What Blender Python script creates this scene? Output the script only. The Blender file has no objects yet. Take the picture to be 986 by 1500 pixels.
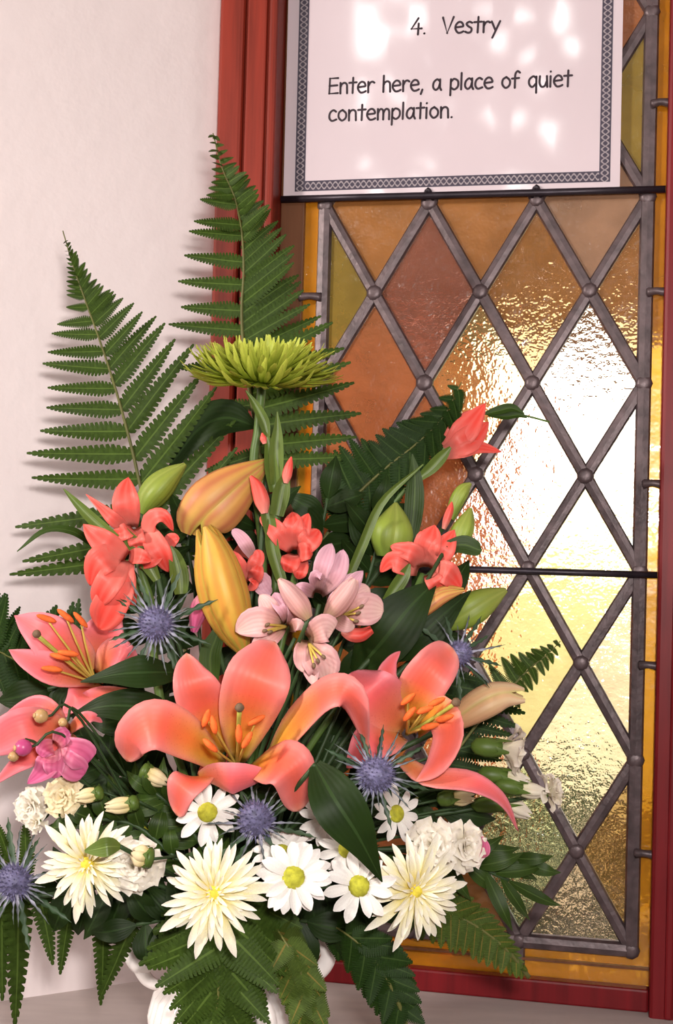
import bpy, bmesh, math, random
from mathutils import Vector, Matrix
from math import sin, cos, pi, radians
random.seed(7)
sc = bpy.context.scene
col = sc.collection

# ------------------------------------------------------------------ camera
F = 2000.0                      # focal length in pixels of the 986 x 1500 frame
PITCH, ROLL, YAW = radians(1.5), radians(1.6), radians(12)
R3 = Matrix.Rotation(pi/2 + PITCH, 3, 'X') @ Matrix.Rotation(ROLL, 3, 'Z')
def ray(px, py): return R3 @ Vector(((px-493)/F, -(py-750)/F, -1.0))
SILL_V = -0.3725                # sill height on the window's own vertical axis
CAM = Vector((0, 0, -SILL_V - (ray(700, 838)*1.22).z))
def P(px, py, d): return CAM + ray(px, py)*d
def D(r, u, t): return (R3 @ Vector((r, u, t))).normalized()
cd = bpy.data.cameras.new('camera'); cam = bpy.data.objects.new('camera', cd); col.objects.link(cam)
cam.matrix_world = Matrix.Translation(CAM) @ R3.to_4x4()
cd.sensor_fit = 'VERTICAL'; cd.sensor_height = 36; cd.lens = F/1500*36; cd.clip_start = 0.02
sc.camera = cam

# ------------------------------------------------------------------ light
w = bpy.data.worlds.new('sky'); sc.world = w; w.use_nodes = True
bg = w.node_tree.nodes['Background']; bg.inputs[0].default_value = (1.0, 0.97, 0.90, 1); bg.inputs[1].default_value = 3.2
def area(name, loc, target, sx, sy, power, color):
    l = bpy.data.lights.new(name, 'AREA'); l.shape = 'RECTANGLE'; l.size = sx; l.size_y = sy; l.energy = power; l.color = color
    o = bpy.data.objects.new(name, l); col.objects.link(o); o.location = loc
    o.rotation_euler = (Vector(target)-Vector(loc)).to_track_quat('-Z', 'Y').to_euler(); return o
area('key_light_left', (-1.62, 0.02, 1.00), (-0.05, 1.1, 0.35), 0.20, 0.20, 36, (1.0, 0.92, 0.84))  # unseen key light, placed low at left so the jamb shades the notice
area('camera_flash', (0.05, -0.04, CAM.z+0.10), (-0.05, 1.1, 0.32), 0.09, 0.05, 9.5, (1.0, 0.95, 0.90))
area('fill_light_right', (0.75, -2.3, 1.75), (-0.05, 1.1, 0.3), 1.3, 1.0, 20, (1.0, 0.95, 0.91))  # soft fill added inside the room; the back wall has no opening here
area('daylight_back', (-1.30, -3.35, 2.20), (0.1, 1.2, 0.7), 1.5, 1.3, 100, (1.0, 0.98, 0.96))
sc.view_settings.view_transform = 'Standard'; sc.view_settings.look = 'None'
sc.view_settings.exposure = 0.06; sc.view_settings.gamma = 1.0; sc.view_settings.use_curve_mapping = False
sc.cycles.use_denoising = True
sc.cycles.max_bounces = 8; sc.cycles.transparent_max_bounces = 12

# ------------------------------------------------------------------ materials
MATS = {}
def newmat(name):
    m = bpy.data.materials.new(name); m.use_nodes = True; nt = m.node_tree; nt.nodes.clear()
    o = nt.nodes.new('ShaderNodeOutputMaterial'); MATS[name] = m; return m, nt, o
def N(nt, t, **k):
    n = nt.nodes.new(t)
    for a, b in k.items(): setattr(n, a, b)
    return n
def setin(n, **k):
    for a, b in k.items(): n.inputs[a.replace('_', ' ')].default_value = b
def c4(c): return (c[0], c[1], c[2], 1)
def ramp(nt, stops):
    r = N(nt, 'ShaderNodeValToRGB'); e = r.color_ramp.elements
    while len(e) < len(stops): e.new(0.5)
    for i, (p, c) in enumerate(stops): e[i].position = p; e[i].color = c4(c)
    return r
def mathn(nt, op, a, b=None):
    n = N(nt, 'ShaderNodeMath', operation=op)
    for i, x in enumerate((a, b)):
        if x is None: continue
        if isinstance(x, (int, float)): n.inputs[i].default_value = x
        else: nt.links.new(x, n.inputs[i])
    return n.outputs[0]
def mixc(nt, fac, a, b, mode='MIX'):
    n = N(nt, 'ShaderNodeMix', data_type='RGBA', blend_type=mode)
    for s, x in ((0, fac), (6, a), (7, b)):
        if isinstance(x, (int, float)): n.inputs[s].default_value = x
        elif isinstance(x, tuple): n.inputs[s].default_value = c4(x)
        else: nt.links.new(x, n.inputs[s])
    return n.outputs[2]
def noise(nt, scale, detail=3, coord=None, rough=0.5):
    n = N(nt, 'ShaderNodeTexNoise'); setin(n, Scale=scale, Detail=detail, Roughness=rough)
    if coord is not None: nt.links.new(coord, n.inputs['Vector'])
    return n.outputs[0]
def bump(nt, h, strength, dist):
    b = N(nt, 'ShaderNodeBump'); setin(b, Strength=strength, Distance=dist); nt.links.new(h, b.inputs['Height']); return b.outputs[0]
def objco(nt): return N(nt, 'ShaderNodeTexCoord').outputs['Object']
def principled(nt, o, color, rough=0.5, spec=0.4, metal=0, normal=None, trans=0.0):
    p = N(nt, 'ShaderNodeBsdfPrincipled'); setin(p, Roughness=rough, Metallic=metal); p.inputs['Specular IOR Level'].default_value = spec
    if isinstance(color, tuple): p.inputs['Base Color'].default_value = c4(color)
    else: nt.links.new(color, p.inputs['Base Color'])
    if normal is not None: nt.links.new(normal, p.inputs['Normal'])
    if trans:
        t = N(nt, 'ShaderNodeBsdfTranslucent'); mx = N(nt, 'ShaderNodeMixShader'); mx.inputs[0].default_value = trans
        if isinstance(color, tuple): t.inputs[0].default_value = c4(color)
        else: nt.links.new(color, t.inputs[0])
        nt.links.new(p.outputs[0], mx.inputs[1]); nt.links.new(t.outputs[0], mx.inputs[2]); nt.links.new(mx.outputs[0], o.inputs[0])
    else: nt.links.new(p.outputs[0], o.inputs[0])
    return p
def surf(name, color, rough=0.5, spec=0.4, metal=0, var=0.15, nscale=20, bstr=0.0, bscale=60, bdist=0.002, stretch=None, trans=0):
    m, nt, o = newmat(name); co = objco(nt)
    if stretch:
        mp = N(nt, 'ShaderNodeMapping'); mp.inputs['Scale'].default_value = stretch; nt.links.new(co, mp.inputs[0]); co = mp.outputs[0]
    nz = noise(nt, nscale, 4, co)
    r = ramp(nt, [(0.3, tuple(x*(1-var) for x in color)), (0.7, tuple(min(1, x*(1+var)) for x in color))]); nt.links.new(nz, r.inputs[0])
    nm = bump(nt, noise(nt, bscale, 4, co), bstr, bdist) if bstr else None
    principled(nt, o, r.outputs[0], rough, spec, metal, nm, trans); return m
def petal_mat(name, stops, edge=None, efac=0.5, vein=None, vfac=0.25, vn=9, spots=None, rough=0.45, trans=0.22, spec=0.3):
    """colour runs along the petal (u of its own surface) and towards its margin (v)"""
    m, nt, o = newmat(name)
    uv = N(nt, 'ShaderNodeUVMap'); sp = N(nt, 'ShaderNodeSeparateXYZ'); nt.links.new(uv.outputs[0], sp.inputs[0])
    r = ramp(nt, stops); nt.links.new(sp.outputs[0], r.inputs[0]); c = r.outputs[0]
    a = mathn(nt, 'ABSOLUTE', mathn(nt, 'SUBTRACT', sp.outputs[1], 0.5))
    if edge: c = mixc(nt, mathn(nt, 'MULTIPLY', mathn(nt, 'POWER', mathn(nt, 'MULTIPLY', a, 2.0), 2.5), efac), c, edge)
    if vein:
        s = mathn(nt, 'POWER', mathn(nt, 'ABSOLUTE', mathn(nt, 'SINE', mathn(nt, 'MULTIPLY', sp.outputs[1], pi*vn))), 3.0)
        c = mixc(nt, mathn(nt, 'MULTIPLY', s, vfac), c, vein)
    if spots:
        v = N(nt, 'ShaderNodeTexVoronoi'); v.inputs['Scale'].default_value = 420; nt.links.new(objco(nt), v.inputs['Vector'])
        k = mathn(nt, 'LESS_THAN', v.outputs['Distance'], 0.22); k = mathn(nt, 'MULTIPLY', k, mathn(nt, 'LESS_THAN', sp.outputs[0], 0.45))
        c = mixc(nt, mathn(nt, 'MULTIPLY', k, 0.22), c, spots)
    nz = noise(nt, 45, 3, objco(nt)); rr = ramp(nt, [(0.3, (0.86, 0.86, 0.86)), (0.7, (1, 1, 1))]); nt.links.new(nz, rr.inputs[0])
    c = mixc(nt, 1.0, c, rr.outputs[0], 'MULTIPLY')
    st = mathn(nt, 'SINE', mathn(nt, 'MULTIPLY', sp.outputs[1], 60.0))
    principled(nt, o, c, rough, spec, 0, bump(nt, st, 0.06, 0.0005), trans); return m
def leaf_mat(name, c, rib, rough=0.4, vn=9, trans=0.12, spec=0.45, var=0.25):
    m, nt, o = newmat(name)
    uv = N(nt, 'ShaderNodeUVMap'); sp = N(nt, 'ShaderNodeSeparateXYZ'); nt.links.new(uv.outputs[0], sp.inputs[0])
    a = mathn(nt, 'ABSOLUTE', mathn(nt, 'SUBTRACT', sp.outputs[1], 0.5))
    r = ramp(nt, [(0.3, tuple(x*(1-var) for x in c)), (0.7, tuple(x*(1+var) for x in c))]); nt.links.new(noise(nt, 30, 4, objco(nt)), r.inputs[0])
    k = mathn(nt, 'LESS_THAN', a, 0.035)
    cc = mixc(nt, mathn(nt, 'MULTIPLY', k, 0.6), r.outputs[0], rib)
    st = mathn(nt, 'SINE', mathn(nt, 'MULTIPLY', sp.outputs[1], 2*pi*vn))
    principled(nt, o, cc, rough, spec, 0, bump(nt, st, 0.07, 0.0006), trans); return m

surf('plaster', (0.80, 0.705, 0.71), 0.8, 0.2, var=0.03, nscale=4, bstr=0.25, bscale=45, bdist=0.003)
surf('low_bounce_wall', (0.30, 0.24, 0.20), 0.85, 0.2, var=0.2, nscale=3, bstr=0.3, bscale=20, bdist=0.004)  # unseen walls and ceiling, toned dark to cut bounce light
surf('sill_paint', (0.40, 0.335, 0.32), 0.55, 0.3, var=0.10, nscale=9, bstr=0.1, bscale=70, stretch=(1, 5, 1))
def wood(name, c, rough=0.3):
    m, nt, o = newmat(name); co = objco(nt); mp = N(nt, 'ShaderNodeMapping'); mp.inputs['Scale'].default_value = (60, 60, 3.0); nt.links.new(co, mp.inputs[0])
    nz = noise(nt, 1.6, 5, mp.outputs[0], 0.6)
    r = ramp(nt, [(0.25, tuple(x*0.55 for x in c)), (0.5, c), (0.75, tuple(x*1.25 for x in c))]); nt.links.new(nz, r.inputs[0])
    principled(nt, o, r.outputs[0], rough, 0.22, 0, bump(nt, nz, 0.15, 0.001)); return m
wood('red_wood', (0.21, 0.021, 0.010), 0.45); wood('dark_red_wood', (0.15, 0.006, 0.009), 0.45); wood('brown_wood', (0.14, 0.055, 0.025), 0.4)
surf('lead', (0.085, 0.058, 0.062), 0.42, 0.5, metal=0.35, var=0.35, nscale=90, bstr=0.4, bscale=180, bdist=0.001)
surf('iron', (0.030, 0.022, 0.030), 0.4, 0.5, metal=0.5, var=0.3, nscale=60, bstr=0.3, bscale=160, bdist=0.0006)
surf('solder', (0.20, 0.16, 0.17), 0.35, 0.5, metal=0.6, var=0.3, nscale=120, bstr=0.5, bscale=220, bdist=0.001)
def glass(name, tint, body, bodyfac=0.3, bs=0.5, bscale=70, rough=0.06):
    m, nt, o = newmat(name); co = objco(nt)
    h = mathn(nt, 'ADD', noise(nt, bscale, 3, co, 0.6), mathn(nt, 'MULTIPLY', noise(nt, bscale*0.28, 2, co), 1.6))
    nm = bump(nt, h, bs, 0.004)
    g = N(nt, 'ShaderNodeBsdfPrincipled'); setin(g, Roughness=rough, IOR=1.45); g.inputs['Transmission Weight'].default_value = 1.0
    r = ramp(nt, [(0.3, tuple(x*0.78 for x in tint)), (0.7, tint)]); nt.links.new(noise(nt, 14, 3, co), r.inputs[0])
    nt.links.new(r.outputs[0], g.inputs['Base Color']); nt.links.new(nm, g.inputs['Normal'])
    b = N(nt, 'ShaderNodeBsdfPrincipled'); setin(b, Roughness=0.25)
    r2 = ramp(nt, [(0.3, tuple(x*0.75 for x in body)), (0.7, tuple(x*1.15 for x in body))]); nt.links.new(noise(nt, 22, 4, co), r2.inputs[0])
    nt.links.new(r2.outputs[0], b.inputs['Base Color']); nt.links.new(nm, b.inputs['Normal'])
    mx = N(nt, 'ShaderNodeMixShader'); mx.inputs[0].default_value = bodyfac
    nt.links.new(g.outputs[0], mx.inputs[1]); nt.links.new(b.outputs[0], mx.inputs[2]); nt.links.new(mx.outputs[0], o.inputs[0]); return m
glass('amber_glass', (0.85, 0.50, 0.20), (0.40, 0.17, 0.05), 0.6, 0.25, 50)
glass('orange_glass', (0.88, 0.42, 0.18), (0.38, 0.135, 0.05), 0.6, 0.35, 60)
glass('olive_glass', (0.70, 0.60, 0.20), (0.30, 0.20, 0.035), 0.6, 0.2, 50)
glass('mauve_glass', (0.70, 0.38, 0.28), (0.28, 0.10, 0.06), 0.5, 0.45, 80)
glass('smoky_glass', (0.75, 0.55, 0.38), (0.40, 0.23, 0.14), 0.55, 0.2, 50)
glass('honey_glass', (0.92, 0.68, 0.36), (0.42, 0.20, 0.06), 0.28, 0.5, 60)
glass('clear_glass', (1.0, 0.97, 0.90), (0.5, 0.42, 0.3), 0.05, 0.5, 75)
glass('pink_glass', (1.0, 0.90, 0.84), (0.45, 0.28, 0.22), 0.12, 0.5, 70)
glass('straw_glass', (1.0, 0.93, 0.62), (0.55, 0.45, 0.18), 0.15, 0.35, 60)
glass('green_glass', (0.80, 0.88, 0.66), (0.25, 0.28, 0.16), 0.18, 0.6, 90)
glass('gold_glass', (1.0, 0.55, 0.06), (0.75, 0.30, 0.015), 0.45, 0.2, 40)
surf('paper', (0.60, 0.505, 0.545), 0.055, 0.5, var=0.02, nscale=12)
surf('ink', (0.035, 0.022, 0.030), 0.4, 0.3)
def knot():
    m, nt, o = newmat('knot_print'); uv = N(nt, 'ShaderNodeUVMap'); sp = N(nt, 'ShaderNodeSeparateXYZ'); nt.links.new(uv.outputs[0], sp.inputs[0])
    y = mathn(nt, 'SUBTRACT', sp.outputs[1], 0.5)
    def strand(ph):
        s = mathn(nt, 'MULTIPLY', mathn(nt, 'SINE', mathn(nt, 'ADD', mathn(nt, 'MULTIPLY', sp.outputs[0], 2*pi), ph)), 0.30)
        return mathn(nt, 'LESS_THAN', mathn(nt, 'ABSOLUTE', mathn(nt, 'SUBTRACT', y, s)), 0.085)
    k = mathn(nt, 'MAXIMUM', strand(0.0), strand(pi))
    rail = mathn(nt, 'GREATER_THAN', mathn(nt, 'ABSOLUTE', y), 0.44)
    k = mathn(nt, 'MULTIPLY', k, mathn(nt, 'SUBTRACT', 1.0, rail))
    principled(nt, o, mixc(nt, k, (0.050, 0.040, 0.062), (0.30, 0.25, 0.27)), 0.25, 0.5); return m
knot()
# plant materials
leaf_mat('fern_green', (0.032, 0.058, 0.008), (0.10, 0.16, 0.03), 0.5, 12, 0.12, 0.10)
leaf_mat('fern_dark', (0.014, 0.034, 0.005), (0.05, 0.09, 0.02), 0.5, 12, 0.10, 0.10)
leaf_mat('fern_spore', (0.055, 0.085, 0.014), (0.22, 0.14, 0.03), 0.55, 12, 0.1, 0.10)
leaf_mat('leaf_dark', (0.011, 0.024, 0.004), (0.03, 0.06, 0.015), 0.5, 8, 0.05, 0.14)
leaf_mat('leaf_mid', (0.028, 0.054, 0.008), (0.08, 0.13, 0.03), 0.45, 8, 0.12, 0.15)
leaf_mat('leaf_light', (0.10, 0.15, 0.025), (0.20, 0.28, 0.07), 0.42, 7, 0.15, 0.35)
surf('stem_green', (0.075, 0.13, 0.028), 0.45, 0.35, var=0.2, nscale=30)
surf('stem_dark', (0.028, 0.055, 0.018), 0.5, 0.3, var=0.25, nscale=30)
surf('rachis', (0.10, 0.10, 0.025), 0.5, 0.3, var=0.25, nscale=30)
LC = [(0.0, (0.62, 0.60, 0.05)), (0.18, (0.90, 0.60, 0.06)), (0.30, (0.95, 0.38, 0.09)), (0.45, (0.94, 0.19, 0.135)), (0.75, (0.93, 0.185, 0.175)), (0.92, (0.92, 0.25, 0.23)), (1.0, (0.92, 0.50, 0.38))]
petal_mat('lily_petal', LC, (0.95, 0.37, 0.36), 0.65, (0.94, 0.125, 0.04), 0.45, 1, (0.7, 0.06, 0.03), trans=0.25)
petal_mat('lily_pink', [(0, (0.80, 0.48, 0.10)), (0.22, (0.93, 0.32, 0.16)), (0.55, (0.90, 0.165, 0.19)), (1, (0.89, 0.24, 0.30))], (0.93, 0.36, 0.42), 0.6, (0.90, 0.11, 0.07), 0.35, 1, (0.6, 0.05, 0.03), trans=0.25)
petal_mat('glad_petal', [(0, (0.93, 0.40, 0.33)), (0.35, (0.92, 0.15, 0.12)), (0.7, (0.92, 0.075, 0.055)), (1, (0.92, 0.085, 0.06))], (0.95, 0.22, 0.18), 0.6, (0.95, 0.28, 0.24), 0.25, 3)
petal_mat('alstro_petal', [(0, (0.55, 0.42, 0.22)), (0.3, (0.78, 0.42, 0.38)), (0.7, (0.84, 0.52, 0.50)), (1, (0.85, 0.60, 0.52))], (0.80, 0.42, 0.46), 0.6, (0.55, 0.16, 0.16), 0.22, 7)
petal_mat('alstro_mauve', [(0, (0.60, 0.35, 0.30)), (0.5, (0.74, 0.38, 0.46)), (1, (0.72, 0.42, 0.52))], (0.80, 0.50, 0.58), 0.6, (0.45, 0.12, 0.20), 0.2, 5)
petal_mat('magenta_petal', [(0, (0.88, 0.50, 0.48)), (0.4, (0.78, 0.16, 0.30)), (1, (0.72, 0.14, 0.34))], (0.88, 0.36, 0.52), 0.5, (0.50, 0.04, 0.14), 0.35, 4)
petal_mat('white_petal', [(0, (0.74, 0.56, 0.05)), (0.25, (0.86, 0.70, 0.16)), (0.48, (0.89, 0.82, 0.52)), (0.75, (0.89, 0.84, 0.70)), (1, (0.89, 0.84, 0.75))], None, 0, (0.78, 0.70, 0.55), 0.2, 2, trans=0.2)
petal_mat('daisy_petal', [(0, (0.82, 0.82, 0.55)), (0.15, (0.89, 0.85, 0.80)), (1, (0.89, 0.85, 0.82))], None, 0, (0.74, 0.68, 0.66), 0.25, 3, trans=0.2)
petal_mat('carnation_white', [(0, (0.74, 0.70, 0.42)), (0.4, (0.86, 0.78, 0.62)), (1, (0.88, 0.82, 0.74))], None, 0, (0.76, 0.66, 0.50), 0.2, 3)
petal_mat('carnation_cream', [(0, (0.70, 0.60, 0.25)), (0.4, (0.86, 0.72, 0.42)), (1, (0.88, 0.76, 0.52))], None, 0, (0.78, 0.60, 0.32), 0.2, 3)
petal_mat('green_mum_petal', [(0, (0.20, 0.29, 0.02)), (0.4, (0.36, 0.45, 0.035)), (1, (0.54, 0.58, 0.09))], None, 0, (0.26, 0.32, 0.02), 0.3, 2, trans=0.2)
petal_mat('bud_orange', [(0, (0.30, 0.30, 0.05)), (0.2, (0.62, 0.30, 0.07)), (0.6, (0.66, 0.30, 0.10)), (1, (0.68, 0.42, 0.10))], (0.46, 0.40, 0.07), 0.9, (0.50, 0.15, 0.07), 0.75, 4, trans=0.12)
petal_mat('bud_yellow', [(0, (0.34, 0.34, 0.05)), (0.3, (0.70, 0.40, 0.06)), (0.7, (0.72, 0.42, 0.07)), (1, (0.66, 0.46, 0.10))], (0.42, 0.38, 0.05), 0.9, (0.66, 0.27, 0.05), 0.75, 4, trans=0.12)
petal_mat('bud_green', [(0, (0.16, 0.24, 0.035)), (0.5, (0.26, 0.34, 0.045)), (1, (0.24, 0.26, 0.05))], (0.34, 0.38, 0.09), 0.6, (0.16, 0.22, 0.03), 0.35, 3, trans=0.1)
petal_mat('bud_cream', [(0, (0.55, 0.25, 0.12)), (0.5, (0.70, 0.46, 0.26)), (1, (0.74, 0.56, 0.38))], (0.55, 0.48, 0.14), 0.8, (0.72, 0.34, 0.20), 0.4, 3, trans=0.15)
petal_mat('thistle_bract', [(0, (0.50, 0.47, 0.60)), (0.34, (0.34, 0.33, 0.42)), (0.50, (0.09, 0.10, 0.11)), (0.8, (0.035, 0.055, 0.03)), (1, (0.03, 0.045, 0.022))], None, 0, (0.36, 0.36, 0.44), 0.3, 1, trans=0.05)
petal_mat('thistle_green', [(0, (0.14, 0.16, 0.18)), (0.3, (0.035, 0.07, 0.03)), (1, (0.02, 0.05, 0.016))], None, 0, (0.10, 0.14, 0.10), 0.3, 1, trans=0.05)
surf('thistle_blue', (0.125, 0.115, 0.21), 0.55, 0.3, var=0.5, nscale=260)
surf('anther', (0.78, 0.14, 0.03), 0.7, 0.2, var=0.25, nscale=200)
surf('anther_dark', (0.16, 0.10, 0.06), 0.6, 0.2, var=0.25, nscale=200)
surf('filament', (0.62, 0.46, 0.10), 0.45, 0.3, var=0.15, nscale=60)
surf('pistil_green', (0.42, 0.42, 0.08), 0.4, 0.3, var=0.15, nscale=60)
surf('disc_yellow', (0.72, 0.58, 0.06), 0.7, 0.2, var=0.25, nscale=300)
surf('disc_green', (0.40, 0.39, 0.035), 0.7, 0.2, var=0.3, nscale=300)
surf('berry_magenta', (0.48, 0.06, 0.19), 0.35, 0.4, var=0.2, nscale=60)
surf('berry_tan', (0.46, 0.28, 0.12), 0.4, 0.4, var=0.3, nscale=80)
surf('calyx', (0.075, 0.125, 0.02), 0.45, 0.3, var=0.2, nscale=50)
surf('porcelain', (0.80, 0.74, 0.72), 0.16, 0.5, var=0.03, nscale=10)
surf('cream_bud', (0.80, 0.62, 0.36), 0.5, 0.3, var=0.12, nscale=60)

# ------------------------------------------------------------------ builders
WM = {}                                    # world matrix of every object built
def put(o, parent, M):
    WM[o] = M; o.matrix_basis = (WM[parent].inverted() @ M) if parent else M
    if parent: o.parent = parent
    col.objects.link(o); return o
def props(o, label=None, cat=None, group=None, kind=None):
    for k, v in (('label', label), ('category', cat), ('group', group), ('kind', kind)):
        if v: o[k] = v
    return o
def thing(name, label, cat, loc, group=None):
    o = bpy.data.objects.new(name, None); o.empty_display_size = 0.01
    put(o, None, Matrix.Translation(loc)); return props(o, label, cat, group)
def mesh(name, g, mat, smooth=True):
    V, Fc, UV = g
    me = bpy.data.meshes.new(name); me.from_pydata([tuple(v) for v in V], [], Fc)
    if UV:
        l = me.uv_layers.new(name='UVMap'); idx = [0]*len(me.loops); me.loops.foreach_get('vertex_index', idx)
        flat = [c for i in idx for c in UV[i]]; l.data.foreach_set('uv', flat)
    if smooth: me.polygons.foreach_set('use_smooth', [True]*len(me.polygons))
    else:
        b = bmesh.new(); b.from_mesh(me); bmesh.ops.recalc_face_normals(b, faces=b.faces); b.to_mesh(me); b.free()
    me.materials.append(MATS[mat]); me.update(); return me
def inst(name, me, parent, M): return put(bpy.data.objects.new(name, me), parent, M)
def build(name, g, mat, parent=None, origin=None, smooth=True, M=None):
    """g holds world coordinates; the object's own origin sits at its parent's (or at origin)"""
    if M is None:
        L = Vector(origin) if origin is not None else (WM[parent].translation if parent else Vector())
        M = Matrix.Translation(L)
        g = ([Vector(v)-L for v in g[0]], g[1], g[2])
    return inst(name, mesh(name, g, mat, smooth), parent, M)
def join(gs):
    V, Fc, UV = [], [], []
    for g in gs:
        b = len(V); V += list(g[0]); Fc += [tuple(i+b for i in f) for f in g[1]]; UV += g[2] if g[2] else [(0, 0)]*len(g[0])
    return V, Fc, UV
def lerp(a, b, t): return a + (b-a)*t
def cat(pts, t):
    n = len(pts)-1
    if n == 0: return pts[0]
    x = min(max(t, 0), 1)*n; i = min(int(x), n-1); u = x-i
    p1, p2 = pts[i], pts[i+1]; p0 = pts[i-1] if i > 0 else p1*2-p2; p3 = pts[i+2] if i+2 <= n else p2*2-p1
    return ((p1*2) + (p2-p0)*u + (p0*2-p1*5+p2*4-p3)*u*u + (p1*3-p0-p2*3+p3)*u*u*u)*0.5
def ribbon(pts, hw, nrm, cup=0.15, n=12, m=4, ruffle=0, rf=3, seed=0, fold=0.0, teeth=0, tip=0.0):
    V, Fc, UV = [], [], []; S = None; ph = seed*1.7; dt = 1e-3
    for i in range(n+1):
        t = i/n if not tip else 1-(1-i/n)**1.25
        C = cat(pts, t); T = (cat(pts, min(1, t+dt))-cat(pts, max(0, t-dt))).normalized()
        nn = cat(nrm, t) if isinstance(nrm, list) else nrm
        s = T.cross(nn)
        if s.length > 1e-4: S = s.normalized()
        if S is None: S = T.orthogonal().normalized()
        Nn = S.cross(T).normalized(); w_ = max(2e-4, cat(hw, t))
        if tip and t > 1-tip: w_ = max(2e-4, w_*(max(0, 1-((t-1+tip)/tip)**2))**.5)
        if teeth and i % 2: w_ *= 1-teeth
        for j in range(m+1):
            a = -1+2*j/m
            h = cup*w_*a*a + fold*w_*abs(a) + ruffle*w_*sin(rf*2*pi*t+ph+a*1.6)*abs(a)**1.5
            V.append(C + S*(w_*a) + Nn*h); UV.append((t, j/m))
    for i in range(n):
        for j in range(m):
            a = i*(m+1)+j; Fc.append((a, a+1, a+m+2, a+m+1))
    return V, Fc, UV
def tube(pts, r, n=None, k=6):
    n = n or max(4, 4*(len(pts)-1)); V, Fc, UV = [], [], []; A = None
    for i in range(n+1):
        t = i/n; C = cat(pts, t); T = (cat(pts, min(1, t+1e-3))-cat(pts, max(0, t-1e-3))).normalized()
        A = T.orthogonal().normalized() if A is None else (A - T*A.dot(T)).normalized()
        B = T.cross(A); rr = cat(r, t) if isinstance(r, list) else r
        for j in range(k):
            a = 2*pi*j/k; V.append(C + A*(rr*cos(a)) + B*(rr*sin(a))); UV.append((t, j/k))
    for i in range(n):
        for j in range(k): Fc.append((i*k+j, i*k+(j+1) % k, (i+1)*k+(j+1) % k, (i+1)*k+j))
    Fc.append(tuple(range(k))[::-1]); Fc.append(tuple(n*k+j for j in range(k)))
    return V, Fc, UV
def lathe(prof, k=16, flute=0, fn=0, M=None):
    V, Fc, UV = [], [], []; n = len(prof)
    for i, (r, z) in enumerate(prof):
        for j in range(k):
            a = 2*pi*j/k; rr = r*(1+flute*abs(cos(a*fn/2))) if fn else r
            V.append(Vector((rr*cos(a), rr*sin(a), z))); UV.append((i/(n-1), j/k))
    for i in range(n-1):
        for j in range(k): Fc.append((i*k+j, i*k+(j+1) % k, (i+1)*k+(j+1) % k, (i+1)*k+j))
    Fc.append(tuple(range(k))[::-1]); Fc.append(tuple((n-1)*k+j for j in range(k)))
    if M: V = [M @ v for v in V]
    return V, Fc, UV
def box(a, b):
    V = [Vector((x, y, z)) for x in (a[0], b[0]) for y in (a[1], b[1]) for z in (a[2], b[2])]
    return V, [(0, 1, 3, 2), (4, 6, 7, 5), (0, 4, 5, 1), (2, 3, 7, 6), (0, 2, 6, 4), (1, 5, 7, 3)], None
def prism(poly, off):                       # polygon (world points) pushed along off
    n = len(poly); V = [Vector(p) for p in poly]+[Vector(p)+off for p in poly]
    return V, [tuple(range(n))[::-1], tuple(range(n, 2*n))]+[(i, (i+1) % n, n+(i+1) % n, n+i) for i in range(n)], None
def frame(z, x=None, loc=(0, 0, 0)):        # matrix whose Z axis is z
    z = Vector(z).normalized(); x = Vector(x) if x is not None else z.orthogonal()
    x = (x - z*x.dot(z)).normalized(); y = z.cross(x)
    return Matrix.Translation(loc) @ Matrix((x, y, z)).transposed().to_4x4()
def px(d, l): return [P(x, y, d+(q[0] if q else 0)) for x, y, *q in l]

# ------------------------------------------------------------------ the window's own axes
W0 = P(700, 838, 1.22); WU = Vector((cos(YAW), -sin(YAW), 0)); WN = Vector((-sin(YAW), -cos(YAW), 0)); WZ = Vector((0, 0, 1))
def W(u, v, n=0.0): return W0 + WU*u + WZ*v + WN*n
def WP(x, y, n=0.0):                        # where the sight line of a photo point meets the plane n in front of the glass
    r = ray(x, y); o = W0 + WN*n; t = (o-CAM).dot(WN)/r.dot(WN); p = CAM + r*t - W0; return p.dot(WU), p.z
def wbox(u0, u1, v0, v1, n0, n1):
    V, Fc, _ = box((u0, v0, n0), (u1, v1, n1)); return [W(*p) for p in V], Fc, None
MW = Matrix.Translation(W0) @ Matrix((WU, -WN, WZ)).transposed().to_4x4()
def wbuild(name, g, mat, parent, smooth=False, bevel=0):
    inv = MW.inverted(); o = inst(name, mesh(name, ([inv @ v for v in g[0]], g[1], g[2]), mat, smooth), parent, MW)
    if bevel: b = o.modifiers.new('bevel', 'BEVEL'); b.width = bevel; b.segments = 2
    return o
# ------------------------------------------------------------------ the room
def ground(x, y, z=0.0):
    r = ray(x, y); return CAM + r*((z-CAM.z)/r.z)
A, B = ground(0, 1467), ground(248, 1431)
ldir = (A-B); ldir.z = 0; ldir.normalize(); lnrm = Vector((-ldir.y, ldir.x, 0))
if lnrm.dot(CAM-B) < 0: lnrm = -lnrm
def wall_far(p, d, n0=-0.0):                # along the wall until it meets the window plane
    t = (W(0, 0, n0)-p).dot(WN)/d.dot(WN); return p + d*t
CL = wall_far(B, -ldir, -0.03); CL.z = 0
NL = B + ldir*2.25; NL.z = 0
ZT = 3.0; ZF = -0.95
def struct(name, g, mat, smooth=False):
    o = build(name, g, mat, None, origin=g[0][0], smooth=smooth); o['kind'] = 'structure'; return o
def wallslab(p, q, z0, z1, th):
    return prism([Vector((p.x, p.y, z0)), Vector((q.x, q.y, z0)), Vector((q.x, q.y, z1)), Vector((p.x, p.y, z1))], th)
struct('wall_left', wallslab(CL, NL, ZF, ZT, -lnrm*0.12), 'plaster')
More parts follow.
